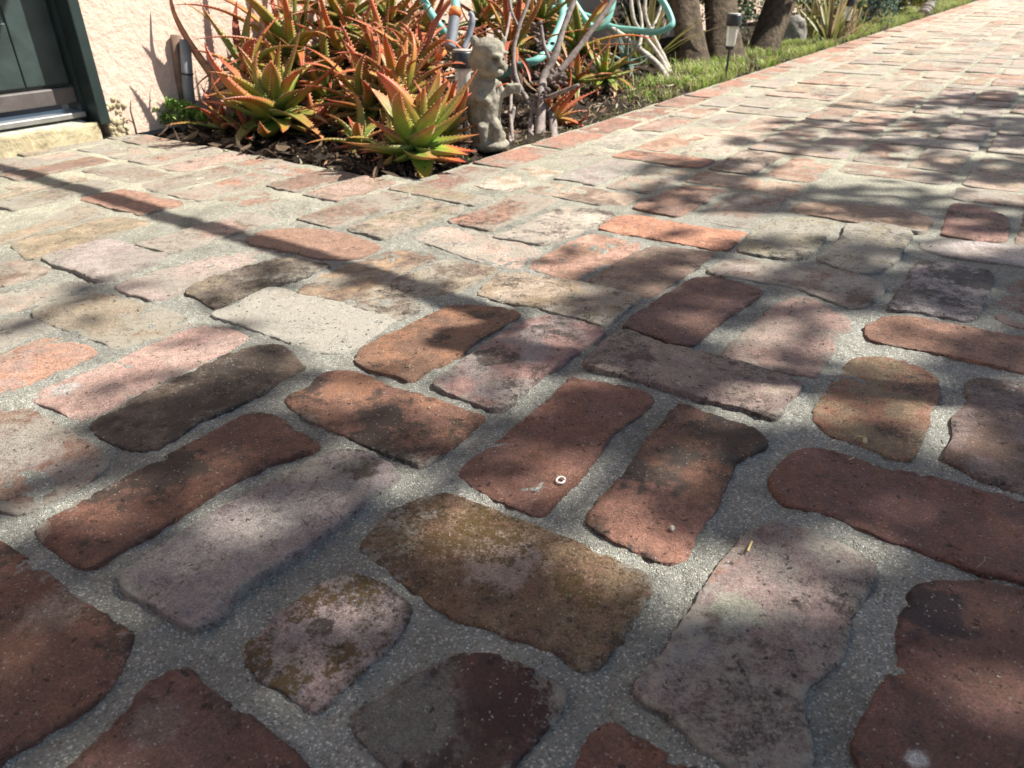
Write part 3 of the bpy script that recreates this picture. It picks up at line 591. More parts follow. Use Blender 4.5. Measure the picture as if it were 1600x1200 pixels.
aloe('aloe_plant', G(652, 258)+np.array([.0, .012, .042]), 32, .125, .027, [LIME, LIME, GREEN, LRED], 'lime green and orange aloe rosette at the corner of the brick edging', GA, seed=5, dead=6, erect=.04, hook=.5, recurve=-.1, minel=-30)
aloe('aloe_plant', PL(430, 178, 1.88), 42, .185, .023, [GREEN, GREEN, LRED, LIME], 'big green aloe rosette beside the stub post, leaf tips orange', GA, seed=11, dead=22, hook=1.9, recurve=1.2, erect=.12, minel=-30)
aloe('aloe_plant', PL(505, 150, 2.08), 32, 0.190, 0.0131, [RED, RED, GREEN], 'red and orange aloe just right of the big green rosette', GA, seed=17, dead=18, hook=1.6, recurve=1.1)
aloe('aloe_plant', PL(575, 170, 1.86), 34, 0.168, 0.0139, [RED, RED, GREEN, LRED], 'orange toothed aloe standing directly behind the corner rosette', GA, seed=23, dead=26, erect=.1, hook=1.4)
aloe('aloe_plant', PL(625, 150, 1.82), 32, 0.168, 0.0143, [RED, LRED, RED], 'orange red aloe left of the nearest lamp, leaves fanned upward', GA, seed=29, recurve=1.35, dead=14, erect=.15, hook=1.0)
aloe('aloe_plant', PL(545, 95, 2.15), 36, 0.224, 0.0135, [RED, RED, GREEN], 'crowded red aloe in the middle of the clump, above the dry leaves', GA, seed=73, dead=12, hook=1.5, recurve=1.0)
aloe('aloe_plant', PL(600, 95, 2.1), 34, 0.202, 0.0127, [RED, RED, GREEN], 'red aloe in the middle of the clump, nearer the spray nozzle', GA, seed=79, dead=12, hook=1.5, recurve=1.0)
aloe('aloe_plant', PL(660, 105, 1.95), 32, 0.168, 0.0107, [RED, RUST, RED], 'spindly red aloe touching the cap of the nearest lamp', GA, seed=83, recurve=1.35, dead=8, hook=1.3)
aloe('aloe_plant', PL(455, 90, 2.3), 34, 0.246, 0.0148, [RED, GREEN, LRED], 'tall reddish aloe reaching out of the picture above the green rosette', GA, seed=31, recurve=1.35, dead=8, hook=1.2)
aloe('aloe_plant', PL(535, 30, 2.4), 34, 0.246, 0.0148, [GREEN, RED, RED], 'mixed green and red aloe at the back centre of the clump', GA, seed=37, recurve=1.35, dead=6, tooth=.8)
aloe('aloe_plant', PL(610, 35, 2.35), 32, 0.224, 0.0123, [RED, RED, GREEN], 'red aloe at the back of the clump next to the hose loops', GA, seed=89, recurve=1.35, dead=6, tooth=.8)
aloe('aloe_plant', PL(665, 50, 2.3), 24, .17, .0135, [RUST, RED], 'thin leaved rusty aloe under the hose loops', GA, seed=41, dead=8, tooth=.8)
aloe('aloe_plant', PL(385, 110, 2.2), 18, .17, .013, [RUST, GREEN, LRED], 'sparse brownish aloe with long leaves leaning over the stub post', GA, seed=43, dead=8, tooth=.8, erect=.2)
aloe('aloe_plant', PL(800, 75, 2.2), 28, 0.190, 0.0115, [RED, RUST, LRED], 'orange aloe behind the head of the concrete figure', GA, seed=47, recurve=1.35, dead=8, tooth=.7, erect=.1)
aloe('aloe_plant', PL(845, 30, 2.4), 30, 0.224, 0.0115, [RED, GREEN, LRED], 'orange and green aloe at the back between shrub and nozzle', GA, seed=101, recurve=1.35, dead=6, tooth=.6)
aloe('aloe_plant', PL(905, 75, 2.5), 26, .18, .014, [GREEN, LIME, LRED], 'yellow green aloe in the aqua hose loop behind the grey shrub', GA, seed=53, dead=8, tooth=.6)
aloe('aloe_plant', PL(862, 188, 2.02), 18, .125, .012, [RED, RED, RUST], 'low orange aloe sprawling at the brick edging right of the figure', GA, seed=59, dead=8, tooth=.7, azr=(-2.2, 1.2), minel=-10, erect=-.25)
aloe('aloe_plant', PL(945, 120, 2.4), 24, .13, .012, [LIME, GREEN, GREEN], 'small pale green aloe between grey shrub and the white stems', GA, seed=61, dead=8, tooth=.5, hook=.3)
aloe('aloe_plant', PL(900, 125, 2.3), 20, .13, .011, [RED, GREEN, RUST], 'small orange and green aloe just behind the grey shrub', GA, seed=103, dead=8, tooth=.5)
aloe('aloe_plant', PL(755, 30, 2.5), 22, .2, .016, [RUST, GREEN, RED], 'dark rusty aloe at the back behind the spray nozzle', GA, seed=67, dead=6, tooth=.5)
aloe('aloe_plant', PL(697, 205, 1.68), 16, .125, .013, [LRED, RED, RED], 'small red tipped aloe squeezed between corner rosette and concrete figure', GA, seed=127, dead=8, hook=1.2, recurve=.5, minel=5)
aloe('aloe_plant', PL(395, 212, 1.92), 14, .10, .014, [GREEN, RUST], 'small drooping aloe at the front edge under the big green rosette', GA, seed=131, dead=24, hook=1.0, minel=-35)
aloe('aloe_plant', PL(610, 240, 1.66), 12, .08, .011, [RED, RUST, GREEN], 'tiny aloe offshoot tucked against the left side of the corner rosette', GA, seed=137, dead=24, hook=1.0, minel=-35)
aloe('aloe_plant', PL(492, 205, 1.9), 18, .10, .013, [GREEN, RED, RUST], 'small low aloe poking from the dry leaves right of the big green rosette', GA, seed=107, dead=26, hook=1.2, minel=-30)
aloe('aloe_plant', PL(560, 225, 1.72), 14, .09, .012, [RED, RUST, GREEN], 'small aloe half buried in dry leaves left of the corner rosette', GA, seed=109, dead=30, hook=1.2, minel=-30)
aloe('aloe_plant', PL(350, 200, 2.02), 12, .11, .012, [RUST, GREEN], 'small brownish aloe low beside the leafy weed', GA, seed=113, dead=20, hook=.6, minel=-30)
BLUE = [(.10, .16, .13), (.16, .24, .20), (.20, .28, .24)]
aloe('succulent', AT(978, 100, 2.62), 18, .10, .009, [BLUE], 'small blue grey succulent left of the white stems', None, seed=71, dead=2, tooth=0, cat='succulent', hook=0)
# dead broad leaf leaning left against the wall, part of the big rosette's litter
random.seed(3)
m = MB(); q = catmull([PL(395, 178, 1.93), PL(350, 140, 1.98, 1.9), PL(315, 95, 2.06, 1.9), PL(287, 52, 2.1, 1.91), PL(270, 15, 2.14, 1.92), PL(262, -30, 2.18, 1.93)], 5); nq = len(q)
vs = []
for k, p in enumerate(q):
    f = k/(nq-1); d = q[min(k+1, nq-1)]-q[max(k-1, 0)]; d /= np.linalg.norm(d); sd = np.cross(d, [.3, .8, .1]); sd /= np.linalg.norm(sd); w = .019*(1-f)**.8+.002; vs += [p-sd*w, p+np.array([.1, .5, -.2])*w, p+sd*w*.9, p+np.array([.1, .8, -.3])*w]
m.add(vs, [(4*k+a, 4*k+(a+1) % 4, 4*k+4+(a+1) % 4, 4*k+4+a) for k in range(nq-1) for a in range(4)], [lerp((.40, .26, .18), (.46, .22, .13), k/4/nq) for k in range(4*nq)])
o = m.build('dry_aloe_leaf', M_dead, None, True); tag(o, 'long tan dried leaf curving up the wall beside the stub post', 'dead leaf', 'dried aloe leaves')
m = MB(); aloe_leaf(m, PL(405, 95, 2.12), math.radians(60), math.radians(70), .24, .013, .2, [(.42, .29, .21), (.40, .26, .2), (.36, .22, .18)], 0, 0, 0, 12)
o = m.build('dry_aloe_leaf', M_dead, None, True); tag(o, 'upright pinkish tan dried leaf above the big green rosette', 'dead leaf', 'dried aloe leaves')
# ------------------------------------------------------------ leafy weed at the wall
def leafball(mb, c, r, n, s, cols, flat=1, seed=0):
    rg = random.Random(seed)
    for i in range(n):
        th = rg.uniform(0, 6.283); u = rg.uniform(-1, 1); q = rg.random()**.4*r*(.75+.5*float(vnoise(th*1.3+seed, u*2.5, 3)))
        p = Vector((c[0]+q*math.cos(th)*math.sqrt(1-u*u), c[1]+q*math.sin(th)*math.sqrt(1-u*u), c[2]+q*u*flat))
        e = Euler((rg.uniform(-1.1, 1.1), rg.uniform(-1.1, 1.1), rg.uniform(0, 6.28))).to_matrix(); z = s*rg.uniform(.6, 1.3)
        k = rg.choice(cols); dk = rg.uniform(.7, 1.3); cc = tuple(x*dk for x in k)
        vs = [p+e @ Vector(v)*z for v in ((-1, 0, 0), (-.4, .55, .1), (.5, .5, .1), (1.1, 0, -.1), (.5, -.5, .1), (-.4, -.55, .1))]
        mb.add(vs, [(0, 1, 2, 3), (0, 3, 4, 5)], cc)
w0 = G(287, 200)
t = empty('leafy_weed', w0, 0, 'bright green leafy weed at the foot of the stub post', 'weed'); m = MB()
for i, (dx, dy, z, r) in enumerate([(0, 0, .04, .035), (-.05, .01, .025, .022), (.03, .0, .05, .022), (-.02, .01, .06, .02), (.055, -.005, .03, .018), (-.065, .0, .05, .012)]): leafball(m, (dx, dy, z), r, 120, .0065, [(.22, .36, .07), (.30, .45, .10), (.14, .26, .05)], .8, i)
m.build('leaves', M_fol, t)
m = MB()
for i in range(9): a = random.uniform(0, 6.28); m.tube([(0, 0, -.01), (math.cos(a)*.02, math.sin(a)*.015, .02), (math.cos(a)*.04, math.sin(a)*.02, .05)], [.0015, .0012, .0008], 5)
m.build('stems', M_greybark, t)
# ------------------------------------------------------------ solar lights
def solar(loc, sc, label, tilt=(0, 0), topmat=None, hh=.21):
    t = empty('solar_light', loc, 0, label, 'solar light', 'solar stake lights along the bed'); t.rotation_euler = (tilt[0], tilt[1], 0)
    R = .026*sc; z = hh
    m = MB(); m.lathe([(R*.98, z-.036*sc), (R, z-.034*sc), (R, z-.004*sc), (R*.9, z), (0.002, z)], 24); c = m.build('cap', M_blackpl, t, True)
    m = MB(); m.lathe([(R*.86, z+.0004), (R*.84, z+.0025), (.001, z+.003)], 24); m.build('solar_panel', topmat or M_greypl, c, True)
    m = MB(); m.lathe([(R*.55, z-.10*sc), (R*.6, z-.098*sc), (R*.74, z-.045*sc), (R*.76, z-.0365*sc)], 22); m.build('lens', M_lens, t, True)
    m = MB(); m.lathe([(R*.5, z-.112*sc), (R*.58, z-.109*sc), (R*.58, z-.102*sc), (.002, z-.1005*sc)], 16); m.tube([(0, 0, z-.111*sc), (0, 0, 0), (0, 0, -.03)], [.0045*sc, .0045*sc, .002], 8); m.build('stake', M_blackpl, t)
    return t
pt = AT(720, 88, 1.72)   # cap centre of the nearest one
solar((pt[0], pt[1], 0), 1.0, 'nearest solar stake light with beige cap top, left of the concrete figure', (0, .02), M_captop, pt[2]+.012)
g2 = G(1133, 125); solar(g2, 1.0, 'solar stake light with pale rimmed black cap standing in the grass before the trunks', (0, .03), simple('pale_rim', (.5, .5, .48), .4, 30, .2), .212)
g3 = G(1317, 63); solar(g3, 1.05, 'farthest solar stake light beside the strappy plant', (.02, 0), None, .20)
# ------------------------------------------------------------ hose with spray nozzle
hose = empty('garden_hose', AT(830, 90, 2.4), 0, 'aqua garden hose looped over the plants, grey spray nozzle at its end', 'garden hose')
hl = np.array(hose.location)
hp = [(712, 16, 1.86), (708, -30, 1.9), (690, -60, 2.0), (655, -25, 2.1), (668, 12, 2.12), (690, 45, 2.12), (720, 85, 2.2), (770, 118, 2.25), (815, 101, 2.22), (845, 90, 2.22), (868, 55, 2.3), (880, 15, 2.35), (870, -25, 2.4), (850, -40, 2.45), (880, -20, 2.5), (908, 22, 2.5),
      (925, 42, 2.5), (945, 36, 2.5), (956, 10, 2.5), (958, -25, 2.5), (945, -50, 2.6), (990, -40, 2.7), (1030, -5, 2.72), (1049, 30, 2.72), (1045, 43, 2.72), (1022, 50, 2.75), (990, 47, 2.8), (955, 42, 2.85), (900, 20, 2.9), (800, 5, 2.95), (720, 6, 2.9), (690, 12, 2.85), (650, 10, 2.8), (620, -30, 2.8)]
m = MB(); m.tube([p-hl for p in catmull([AT(*q) for q in hp], 9)], .0118, 12); m.build('hose_line', M_hose, hose, True)
nz = MB(); P = [AT(712, 14, 1.86)-hl, AT(703, 75, 1.86)-hl]; P = [np.array(q) for q in P]; d = P[1]-P[0]
prof = []
for k in range(29): f = k/28; prof.append((P[0]+d*(.22+.78*f), .0135+.0012*(k % 2)))
nz.tube([q[0] for q in prof], [q[1] for q in prof], 14); nob = nz.build('spray_nozzle', M_greypl, hose, True)
nz = MB(); nz.tube([P[0]-d*.02, P[0]+d*.05, P[0]+d*.2], [.012, .0165, .0155], 14); nz.build('orange_collar', M_orange, nob, True)
nz = MB(); nz.tube(catmull([AT(724, 78, 1.86)-hl, AT(733, 55, 1.86)-hl, AT(738, 28, 1.85)-hl, AT(733, 20, 1.85)-hl], 5), [.007]*5+[.0085]*5+[.007]*5+[.004], 10); nz.build('trigger', M_greypl, nob, True)
nz = MB(); q0 = AT(683, 92, 1.84)-hl; q1 = AT(692, 78, 1.84)-hl; nz.tube([q0, q1], [.009, .012], 12); nz.build('orange_tip', M_orange, nob, True)
# ------------------------------------------------------------ concrete figure
def ell(mb, c, r, rot=(0, 0, 0), n=16):
    e = Euler(rot).to_matrix(); vs = []; fs = []
    for i in range(n//2+1):
        a = math.pi*i/(n//2)
        for k in range(n): b_ = 2*math.pi*k/n; vs.append(Vector(c)+e @ Vector((r[0]*math.sin(a)*math.cos(b_), r[1]*math.sin(a)*math.sin(b_), r[2]*math.cos(a))))
    fs = [(i*n+k, (i+1)*n+k, (i+1)*n+(k+1) % n, i*n+(k+1) % n) for i in range(n//2) for k in range(n)]; mb.add(vs, fs)
fg = G(766, 232); D0 = 1.70
t = empty('garden_figure', fg, .15, 'weathered concrete seated figure between the nearest lamp and the grey shrub', 'garden statue')
S = MB()
ell(S, (0, 0, .010), (.048, .042, .018)); ell(S, (.012, -.012, .03), (.026, .02, .02)); ell(S, (-.02, .0, .035), (.028, .028, .025))          # plinth
S.tube([(-.004, .006, .02), (-.012, .008, .07), (-.010, .012, .12), (-.004, .008, .158)], [.030, .040, .046, .030], 14)                          # torso
S.tube([(.004, -.012, .065), (.014, -.026, .05), (.012, -.02, .012)], [.018, .014, .012], 10)                                                # leg
S.tube([(-.02, -.01, .062), (-.022, -.03, .055), (-.018, -.024, .014)], [.018, .014, .012], 10)
S.tube([(-.022, -.004, .145), (-.028, -.028, .12), (.0, -.036, .11)], [.013, .012, .009], 10)                                                 # near arm across
S.tube([(.018, .0, .146), (.032, -.006, .124), (.05, -.006, .134), (.066, -.004, .135)], [.014, .012, .011, .012], 10)                         # arm held out
S.box((.042, -.018, .126), (.075, .012, .146))
ell(S, (0, .004, .200), (.041, .040, .046)); ell(S, (.001, -.006, .222), (.038, .036, .026))                                               # skull, brow
ell(S, (.012, -.034, .212), (.022, .009, .006), (0, .25, 0)); ell(S, (.036, -.022, .214), (.010, .008, .005), (0, -.3, 0))
ell(S, (.023, -.038, .198), (.006, .010, .011)); ell(S, (.004, -.030, .186), (.014, .012, .013)); ell(S, (.034, -.022, .185), (.008, .012, .012))
ell(S, (.02, -.032, .174), (.012, .011, .008)); ell(S, (-.038, .004, .2), (.008, .012, .013)); ell(S, (.037, .008, .232), (.007, .009, .016), (0, .35, 0)); ell(S, (-.030, .0, .240), (.010, .01, .012))
o = S.build('figure_body', M_conc, t, True); t.scale = (.95, .95, .95)
md = o.modifiers.new('remesh', 'REMESH'); md.mode = 'VOXEL'; md.voxel_size = .0028; md.use_smooth_shade = True
md = o.modifiers.new('smooth', 'SMOOTH'); md.factor = .5; md.iterations = 2
tx = bpy.data.textures.new('stone', 'CLOUDS'); tx.noise_scale = .012; md = o.modifiers.new('disp', 'DISPLACE'); md.texture = tx; md.strength = .0035; md.mid_level = .5
m = MB()
ell(m, (.013, -.033, .2045), (.008, .007, .0055), (0, .2, 0), 10); ell(m, (.031, -.027, .2045), (.005, .006, .005), (0, 0, 0), 10)
m.build('eye', simple('socket_shade', (.10, .09, .07), .95, 60, .4), t, True); 
# ------------------------------------------------------------ grey shrub
def branchy(name, base, paths, mat_, label, cat, group=None, n=9, wob=.10):
    t = empty(name, base, 0, label, cat, group); m = MB(); b0 = np.array(base, float)
    for pts, r0, r1 in paths:
        q = catmull([np.array(p)-b0 for p in pts], 6); k = len(q); m.tube(q, [r0+(r1-r0)*i/(k-1) for i in range(k)], n, wob=wob)
    m.build('branches', mat_, t, True); return t
gb = G(843, 205); Dg = 1.95
A_ = lambda x, y, D=2.0: AT(x, y, D)
sh = branchy('grey_shrub', gb, [([gb-[0, 0, .02], A_(846, 160, 1.95), A_(850, 120), A_(868, 85), A_(880, 45), A_(897, 0), A_(905, -40)], .013, .006), ([A_(850, 130), A_(880, 105), A_(915, 60), A_(950, 12), A_(975, -25)], .010, .0055),
     ([A_(846, 158, 1.95), A_(868, 148, 1.93), A_(905, 133, 1.9)], .008, .005), ([A_(842, 180, 1.95), A_(820, 150), A_(806, 120), A_(803, 80), A_(812, 40), A_(826, 0), A_(830, -40)], .007, .0045),
     ([A_(803, 85), A_(800, 130), A_(798, 180, 1.9), G(803, 222)-[0, 0, .02]], .0042, .0045), ([A_(803, 228-60, 1.9), A_(798, 200, 1.88), G(797, 232)-[0, 0, .02]], .005, .006),
     ([A_(812, 45), A_(800, 20), A_(795, -10)], .004, .003), ([A_(862, 100), A_(850, 70), A_(846, 40)], .006, .004), ([A_(866, 92), A_(835, 60, 2.05)], .006, .004), ([A_(790, 60, 1.9), A_(797, 20), A_(790, -20)], .0035, .003),
     ([A_(846, 160, 1.95), A_(862, 185, 1.95), G(866, 212)-[0, 0, .02]], .010, .012), ([A_(838, 150), A_(830, 190, 1.94), G(829, 214)-[0, 0, .02]], .007, .008)], M_greybark,
     'leafless grey stemmed shrub with knobbly joints right of the concrete figure', 'shrub', wob=.16)
m = MB(); random.seed(12)
for (x, y, D, r) in [(850, 125, 2.0, .028), (868, 112, 2.0, .026), (845, 150, 1.96, .022), (855, 75, 2.02, .018), (838, 48, 2.05, .022), (848, 60, 2.05, .018), (878, 125, 1.98, .02), (890, 110, 2.02, .015), (860, 165, 1.95, .018)]:
    c = AT(x, y, D)-np.array(gb)
    for k in range(9):
        q = c+np.random.default_rng(int(x+k)).normal(0, r*.5, 3); rr = r*random.uniform(.22, .5); ell(m, q, (rr, rr*.8, rr*.55), (random.random(), random.random(), random.random()*3), 8)
m.build('wilted_leaves', simple('wilted', (.15, .115, .10), .85, 60, .6, 160, .003), sh, True)
# ------------------------------------------------------------ pale stems
pb = G(1048, 122)
branchy('pale_stemmed_shrub', pb, [([pb-[0, 0, .02], A_(1030, 104, 2.82), A_(1000, 78, 2.8), A_(972, 56, 2.8), A_(955, 45, 2.8)], .0125, .011), ([A_(1045, 118, 2.8), A_(1033, 92, 2.85), A_(1010, 60, 2.9), A_(990, 30, 2.9), A_(985, -20, 2.9)], .010, .007),
     ([A_(1048, 116, 2.82), A_(1040, 95, 2.85), A_(1022, 58, 2.9), A_(1008, 20, 2.9), A_(1012, -30, 2.9)], .009, .006), ([A_(998, 78, 2.8), A_(1003, 40, 2.85), A_(995, -10, 2.85)], .007, .005), ([A_(1010, 62, 2.9), A_(1030, 20, 2.95), A_(1035, -20, 2.95)], .006, .004)],
     M_palebark, 'pale bare stems splayed from one foot at the edge of the grass', 'shrub')
# ------------------------------------------------------------ trunks
def trunk(base, top, r0, r1, label, seed, lean=None, mat_=None):
    random.seed(seed); t = empty('tree', base, 0, label, 'tree', 'trunks of trees at the back of the bed'); b0 = np.array(base); d = np.array(top)-b0; n = 22; vs = []; fs = []; K = 26
    for i in range(n+1):
        f = i/n; c = d*f*2.2; c = c+np.array([math.sin(f*3+seed)*.015, 0, 0]); r = (r0+(r1-r0)*min(f*1.6, 1))*(1+.28*math.exp(-f*9))
        for k in range(K):
            a = 2*math.pi*k/K; q = r*(1+.20*(float(fbm(a*2.2+seed, f*5, seed, 3))-.5)*2*(1 if k else 1)); vs.append((c[0]+q*math.cos(a), c[1]+q*math.sin(a), c[2]-.03))
    fs = [(i*K+k, i*K+(k+1) % K, (i+1)*K+(k+1) % K, (i+1)*K+k) for i in range(n) for k in range(K)]
    m = MB(); m.add(vs, fs); m.build('trunk', mat_ or M_bark, t, True)
    m = MB(); tp = d*2.2
    for i in range(7): leafball(m, (tp[0]+random.uniform(-.4, .4), tp[1]+random.uniform(-.4, .4), tp[2]+random.uniform(-.05, .35)), .32, 160, .05, [(.06, .12, .03), (.09, .16, .04)], .7, seed*9+i)
    m.build('crown', M_fol, t); return t
b1 = G(1083, 100); trunk(b1, AT(1062, -60, 3.16), .062, .060, 'dark leaning trunk nearest the pale stems, leftmost of the three', 2)
b2 = G(1140, 96); trunk(b2, AT(1128, -60, 3.25), .075, .062, 'dark upright trunk behind the solar light in the grass', 4)
b3 = G(1190, 84); trunk(b3, AT(1232, -60, 3.45), .058, .080, 'thick trunk leaning right, its right side sunlit, beside the grey rock', 6)
rk = G(1232, 66); m = MB(); bmq = bmesh.new(); bmesh.ops.create_icosphere(bmq, subdivisions=4, radius=1)
for v in bmq.verts:
    n_ = float(fbm(v.co.x*1.8+5, v.co.y*1.8+v.co.z*1.3, 3, 4)); k = .75+.6*n_; v.co = Vector((v.co.x*.085*k, v.co.y*.06*k, v.co.z*.10*k+.03))
me = bpy.data.meshes.new('rock'); bmq.to_mesh(me); bmq.free(); me.materials.append(M_rock); o = bpy.data.objects.new('rock', me); COL.objects.link(o); o.location = tuple(rk)
for p in me.polygons: p.use_smooth = True
tag(o, 'lumpy grey rock at the foot of the thick leaning trunk', 'rock')
# strappy plant
STR = [(.30, .22, .13), (.40, .30, .20), (.26, .20, .10)]; YG = [(.14, .17, .04), (.26, .26, .08), (.36, .26, .14)]
def strappy(loc, n, ln, w, pals, label, seed, dr=(-1, 1)):
    random.seed(seed); t = empty('strappy_plant', loc, 0, label, 'plant', None); m = MB()
    for i in range(n):
        az = random.uniform(0, 6.28); el = math.radians(random.uniform(35, 88)); p = Vector((math.cos(az)*.02, math.sin(az)*.02, -.01)); d = Vector((math.cos(az)*math.cos(el), math.sin(az)*math.cos(el), math.sin(el))); sv = Vector((-math.sin(az), math.cos(az), 0)); l = ln*random.uniform(.6, 1.1); S_ = 9; vs = []; cl = []; pal = random.choice(pals)
        for j in range(S_+1):
            f = j/S_; ww = w*(1-f**2)*(.5+.5*min(f*4, 1))+.0004; nn = d.cross(sv); vs += [p-sv*ww+nn*ww*.3, p-nn*ww*.2, p+sv*ww+nn*ww*.3]; cl += [tint(pal, f)]*3
            d = (d+Vector((0, 0, -.10*f*(1.6-math.sin(el))))).normalized(); p = p+d*l/S_
        m.add(vs, [(j*3+k, j*3+k+1, j*3+4+k, j*3+3+k) for j in range(S_) for k in (0, 1)], cl)
    m.build('leaves', M_fol, t, True); return t
strappy(G(1298, 66), 26, .36, .011, [STR, YG], 'tall strappy plant with tan leaves left of the farthest solar light', 3)
strappy(G(1335, 58), 18, .22, .008, [STR, YG, YG], 'shorter strappy plant just right of the farthest solar light', 5)
strappy(G(1262, 62), 16, .25, .008, [YG, STR], 'thin green strappy plant by the right side of the grey rock', 8)
strappy(AT(1010, 60, 3.1)*[1, 1, 0], 24, .34, .009, [YG], 'green strappy plant in shade behind the pale stems', 9)
# bushes towards the far end
def bush(loc, r, h, cols, label, seed, n=900, s=.012):
    random.seed(seed); t = empty('bush', loc, 0, label, 'bush', 'low bushes at the far end of the bed'); m = MB()
    for i in range(9): a = random.uniform(0, 6.28); q = random.uniform(0, .75)*r; leafball(m, (math.cos(a)*q, math.sin(a)*q, h*random.uniform(.25, .8)), r*.5, n//6, s, cols, h/r*.8, seed*13+i)
    m.build('leaves', M_fol, t)
    m = MB()
    for i in range(8): a = random.uniform(0, 6.28); m.tube([(0, 0, -.02), (math.cos(a)*r*.3, math.sin(a)*r*.3, h*.4), (math.cos(a)*r*.7, math.sin(a)*r*.7, h*.8)], [.006, .005, .002], 6)
    m.build('branches', M_greybark, t); return t
GRN = [(.05, .10, .035), (.08, .15, .05), (.04, .075, .04)]; BLG = [(.09, .16, .12), (.06, .11, .08), (.13, .2, .14)]; YEL = [(.36, .30, .03), (.16, .20, .03), (.10, .15, .03)]
bush(W(5.0, 1.30), .20, .26, GRN+YEL[:1], 'dark green bush with yellow flecks behind the farthest solar light', 2)
bush(W(5.9, 1.26), .20, .28, BLG, 'blue green bush in the middle of the far bed', 3)
bush(W(6.9, 1.28), .22, .30, GRN+YEL, 'green bush with yellow leaves near the far stone edging', 4)
bush(W(8.0, 1.28), .22, .30, YEL, 'yellow leaved bush at the end of the bed', 5)
bush(W(9.4, 1.40), .30, .35, GRN, 'farthest dark green bush past the stone edging', 6)
bush(W(4.5, 1.75), .28, .4, GRN, 'dark shaded bush against the wall behind the strappy plant', 7)
bush(W(5.6, 1.75), .28, .45, GRN+BLG, 'dense bush against the wall behind the blue green bush', 8)
bush(W(7.2, 1.75), .3, .5, GRN+BLG, 'big bush against the wall near the far stone edging', 9)
bush(W(3.5, 1.75), .16, .3, GRN, 'small shaded bush against the wall behind the trunks', 10, 500)
bush(W(2.45, 1.65), .15, .28, [(.05, .08, .03), (.10, .12, .05)], 'olive bush in shade behind the aqua hose', 11, 600)
bush(W(1.95, 1.75), .14, .26, [(.05, .08, .03), (.12, .10, .05)], 'low olive bush against the wall behind the aloes', 12, 600)
random.seed(4)
for i in range(7):
    p = G(1442+i*3, 26-i*4.2); r = .032; m = MB()
    ell(m, (0, 0, 0), (r*random.uniform(.9, 1.4), r*1.6, r*random.uniform(.8, 1.2)), (0, 0, random.random()), 14)
    o = m.build('edging_stone', M_rock, None, True); o.location = (p[0], p[1], .03); tag(o, 'rounded pale stone in the edging that closes the far end of the bed', 'stone', 'stones edging the far end of the bed')
# ------------------------------------------------------------ grass, litter, pebbles
rg = np.random.default_rng(5)
def blades(name, spots, h, w, cols, label):
    n = len(spots); V_ = np.zeros((n, 5, 3)); az = rg.uniform(0, 6.28, n); hh = h*rg.uniform(.4, 1.2, n); ln = rg.uniform(.15, 1.0, n)*hh; dx, dy = np.cos(az), np.sin(az); ww = w*rg.uniform(.6, 1.3, n)
    b = np.array(spots)
    for k, (f, s) in enumerate(((0, -1), (0, 1), (.55, 1), (.55, -1))):
        V_[:, k] = b+np.stack([dx*ln*f*f-dy*ww*s*(1-.2*f), dy*ln*f*f+dx*ww*s*(1-.2*f), hh*f], 1)
    V_[:, 4] = b+np.stack([dx*ln, dy*ln, hh*(.92-.3*ln/hh)], 1)
    c = np.array(cols)[rg.integers(0, len(cols), n)]*rg.uniform(.7, 1.3, (n, 1)); C = np.repeat(c, 5, 0)
    i = np.arange(n)*5; me = bpy.data.meshes.new(name); F = [(a, a+1, a+2, a+3) for a in i]+[(a+3, a+2, a+4) for a in i]
    me.from_pydata(V_.reshape(-1, 3).tolist(), [], [tuple(map(int, f)) for f in F]); ca = me.color_attributes.new('Col', 'FLOAT_COLOR', 'POINT'); ca.data.foreach_set('color', np.column_stack([C, np.ones(len(C))]).astype(np.float32).ravel())
    me.materials.append(M_fol); o = bpy.data.objects.new(name, me); COL.objects.link(o); tag(o, label, name, kind='stuff'); return o
sp = []
while len(sp) < 15000:
    a = rg.uniform(2.1, 9.5); b_ = 1.025+abs(rg.normal(0, .16)); 
    if b_ > 1.9: continue
    dens = sstep(2.1, 2.9, a)*(.04+.96*sstep(.48, .66, vnoise(a*7, b_*9, 3)))
    if rg.random() < dens*(1 if a < 5.2 else .5): sp.append(W(a, b_, -.012))
blades('grass', sp, .055, .0017, [(.22, .36, .05), (.32, .48, .08), (.32, .38, .10), (.48, .45, .22), (.40, .34, .20)], 'short green grass growing along the brick edging')
sp = [W(rg.uniform(1.25, 2.4), 1.03+abs(rg.normal(0, .05)), -.012) for i in range(260)]
blades('weedy_sprouts', sp, .018, .001, [(.2, .25, .06), (.30, .30, .12)], 'sparse yellow green sprouts in the soil by the edging')
def litter(name, n, fa, cols, s, label, zoff=.0):
    m = MB()
    for i in range(n):
        a, b_ = fa(); z = float(zs(np.array(a), np.array(b_))) if b_ > 1.02 and a > 1.07 else .002; p = Vector(W(a, b_, z+zoff+abs(rg.normal(0, .004)))); e = Euler((rg.normal(0, .5), rg.normal(0, .5), rg.uniform(0, 6.28))).to_matrix(); q = s*rg.uniform(.5, 1.5); w = rg.uniform(.08, .3); cu = rg.uniform(-.3, .5); k = cols[rg.integers(len(cols))]; d = rg.uniform(.6, 1.2)
        m.add([p+e @ Vector(v)*q for v in ((-1, 0, cu), (-.3, w, 0), (.4, w*.8, 0), (1, 0, cu), (.4, -w*.8, .05), (-.3, -w, .05))], [(0, 1, 2, 3), (0, 3, 4, 5)], tuple(c*d for c in k))
    o = m.build(name, M_dead); tag(o, label, 'leaf litter', kind='stuff')
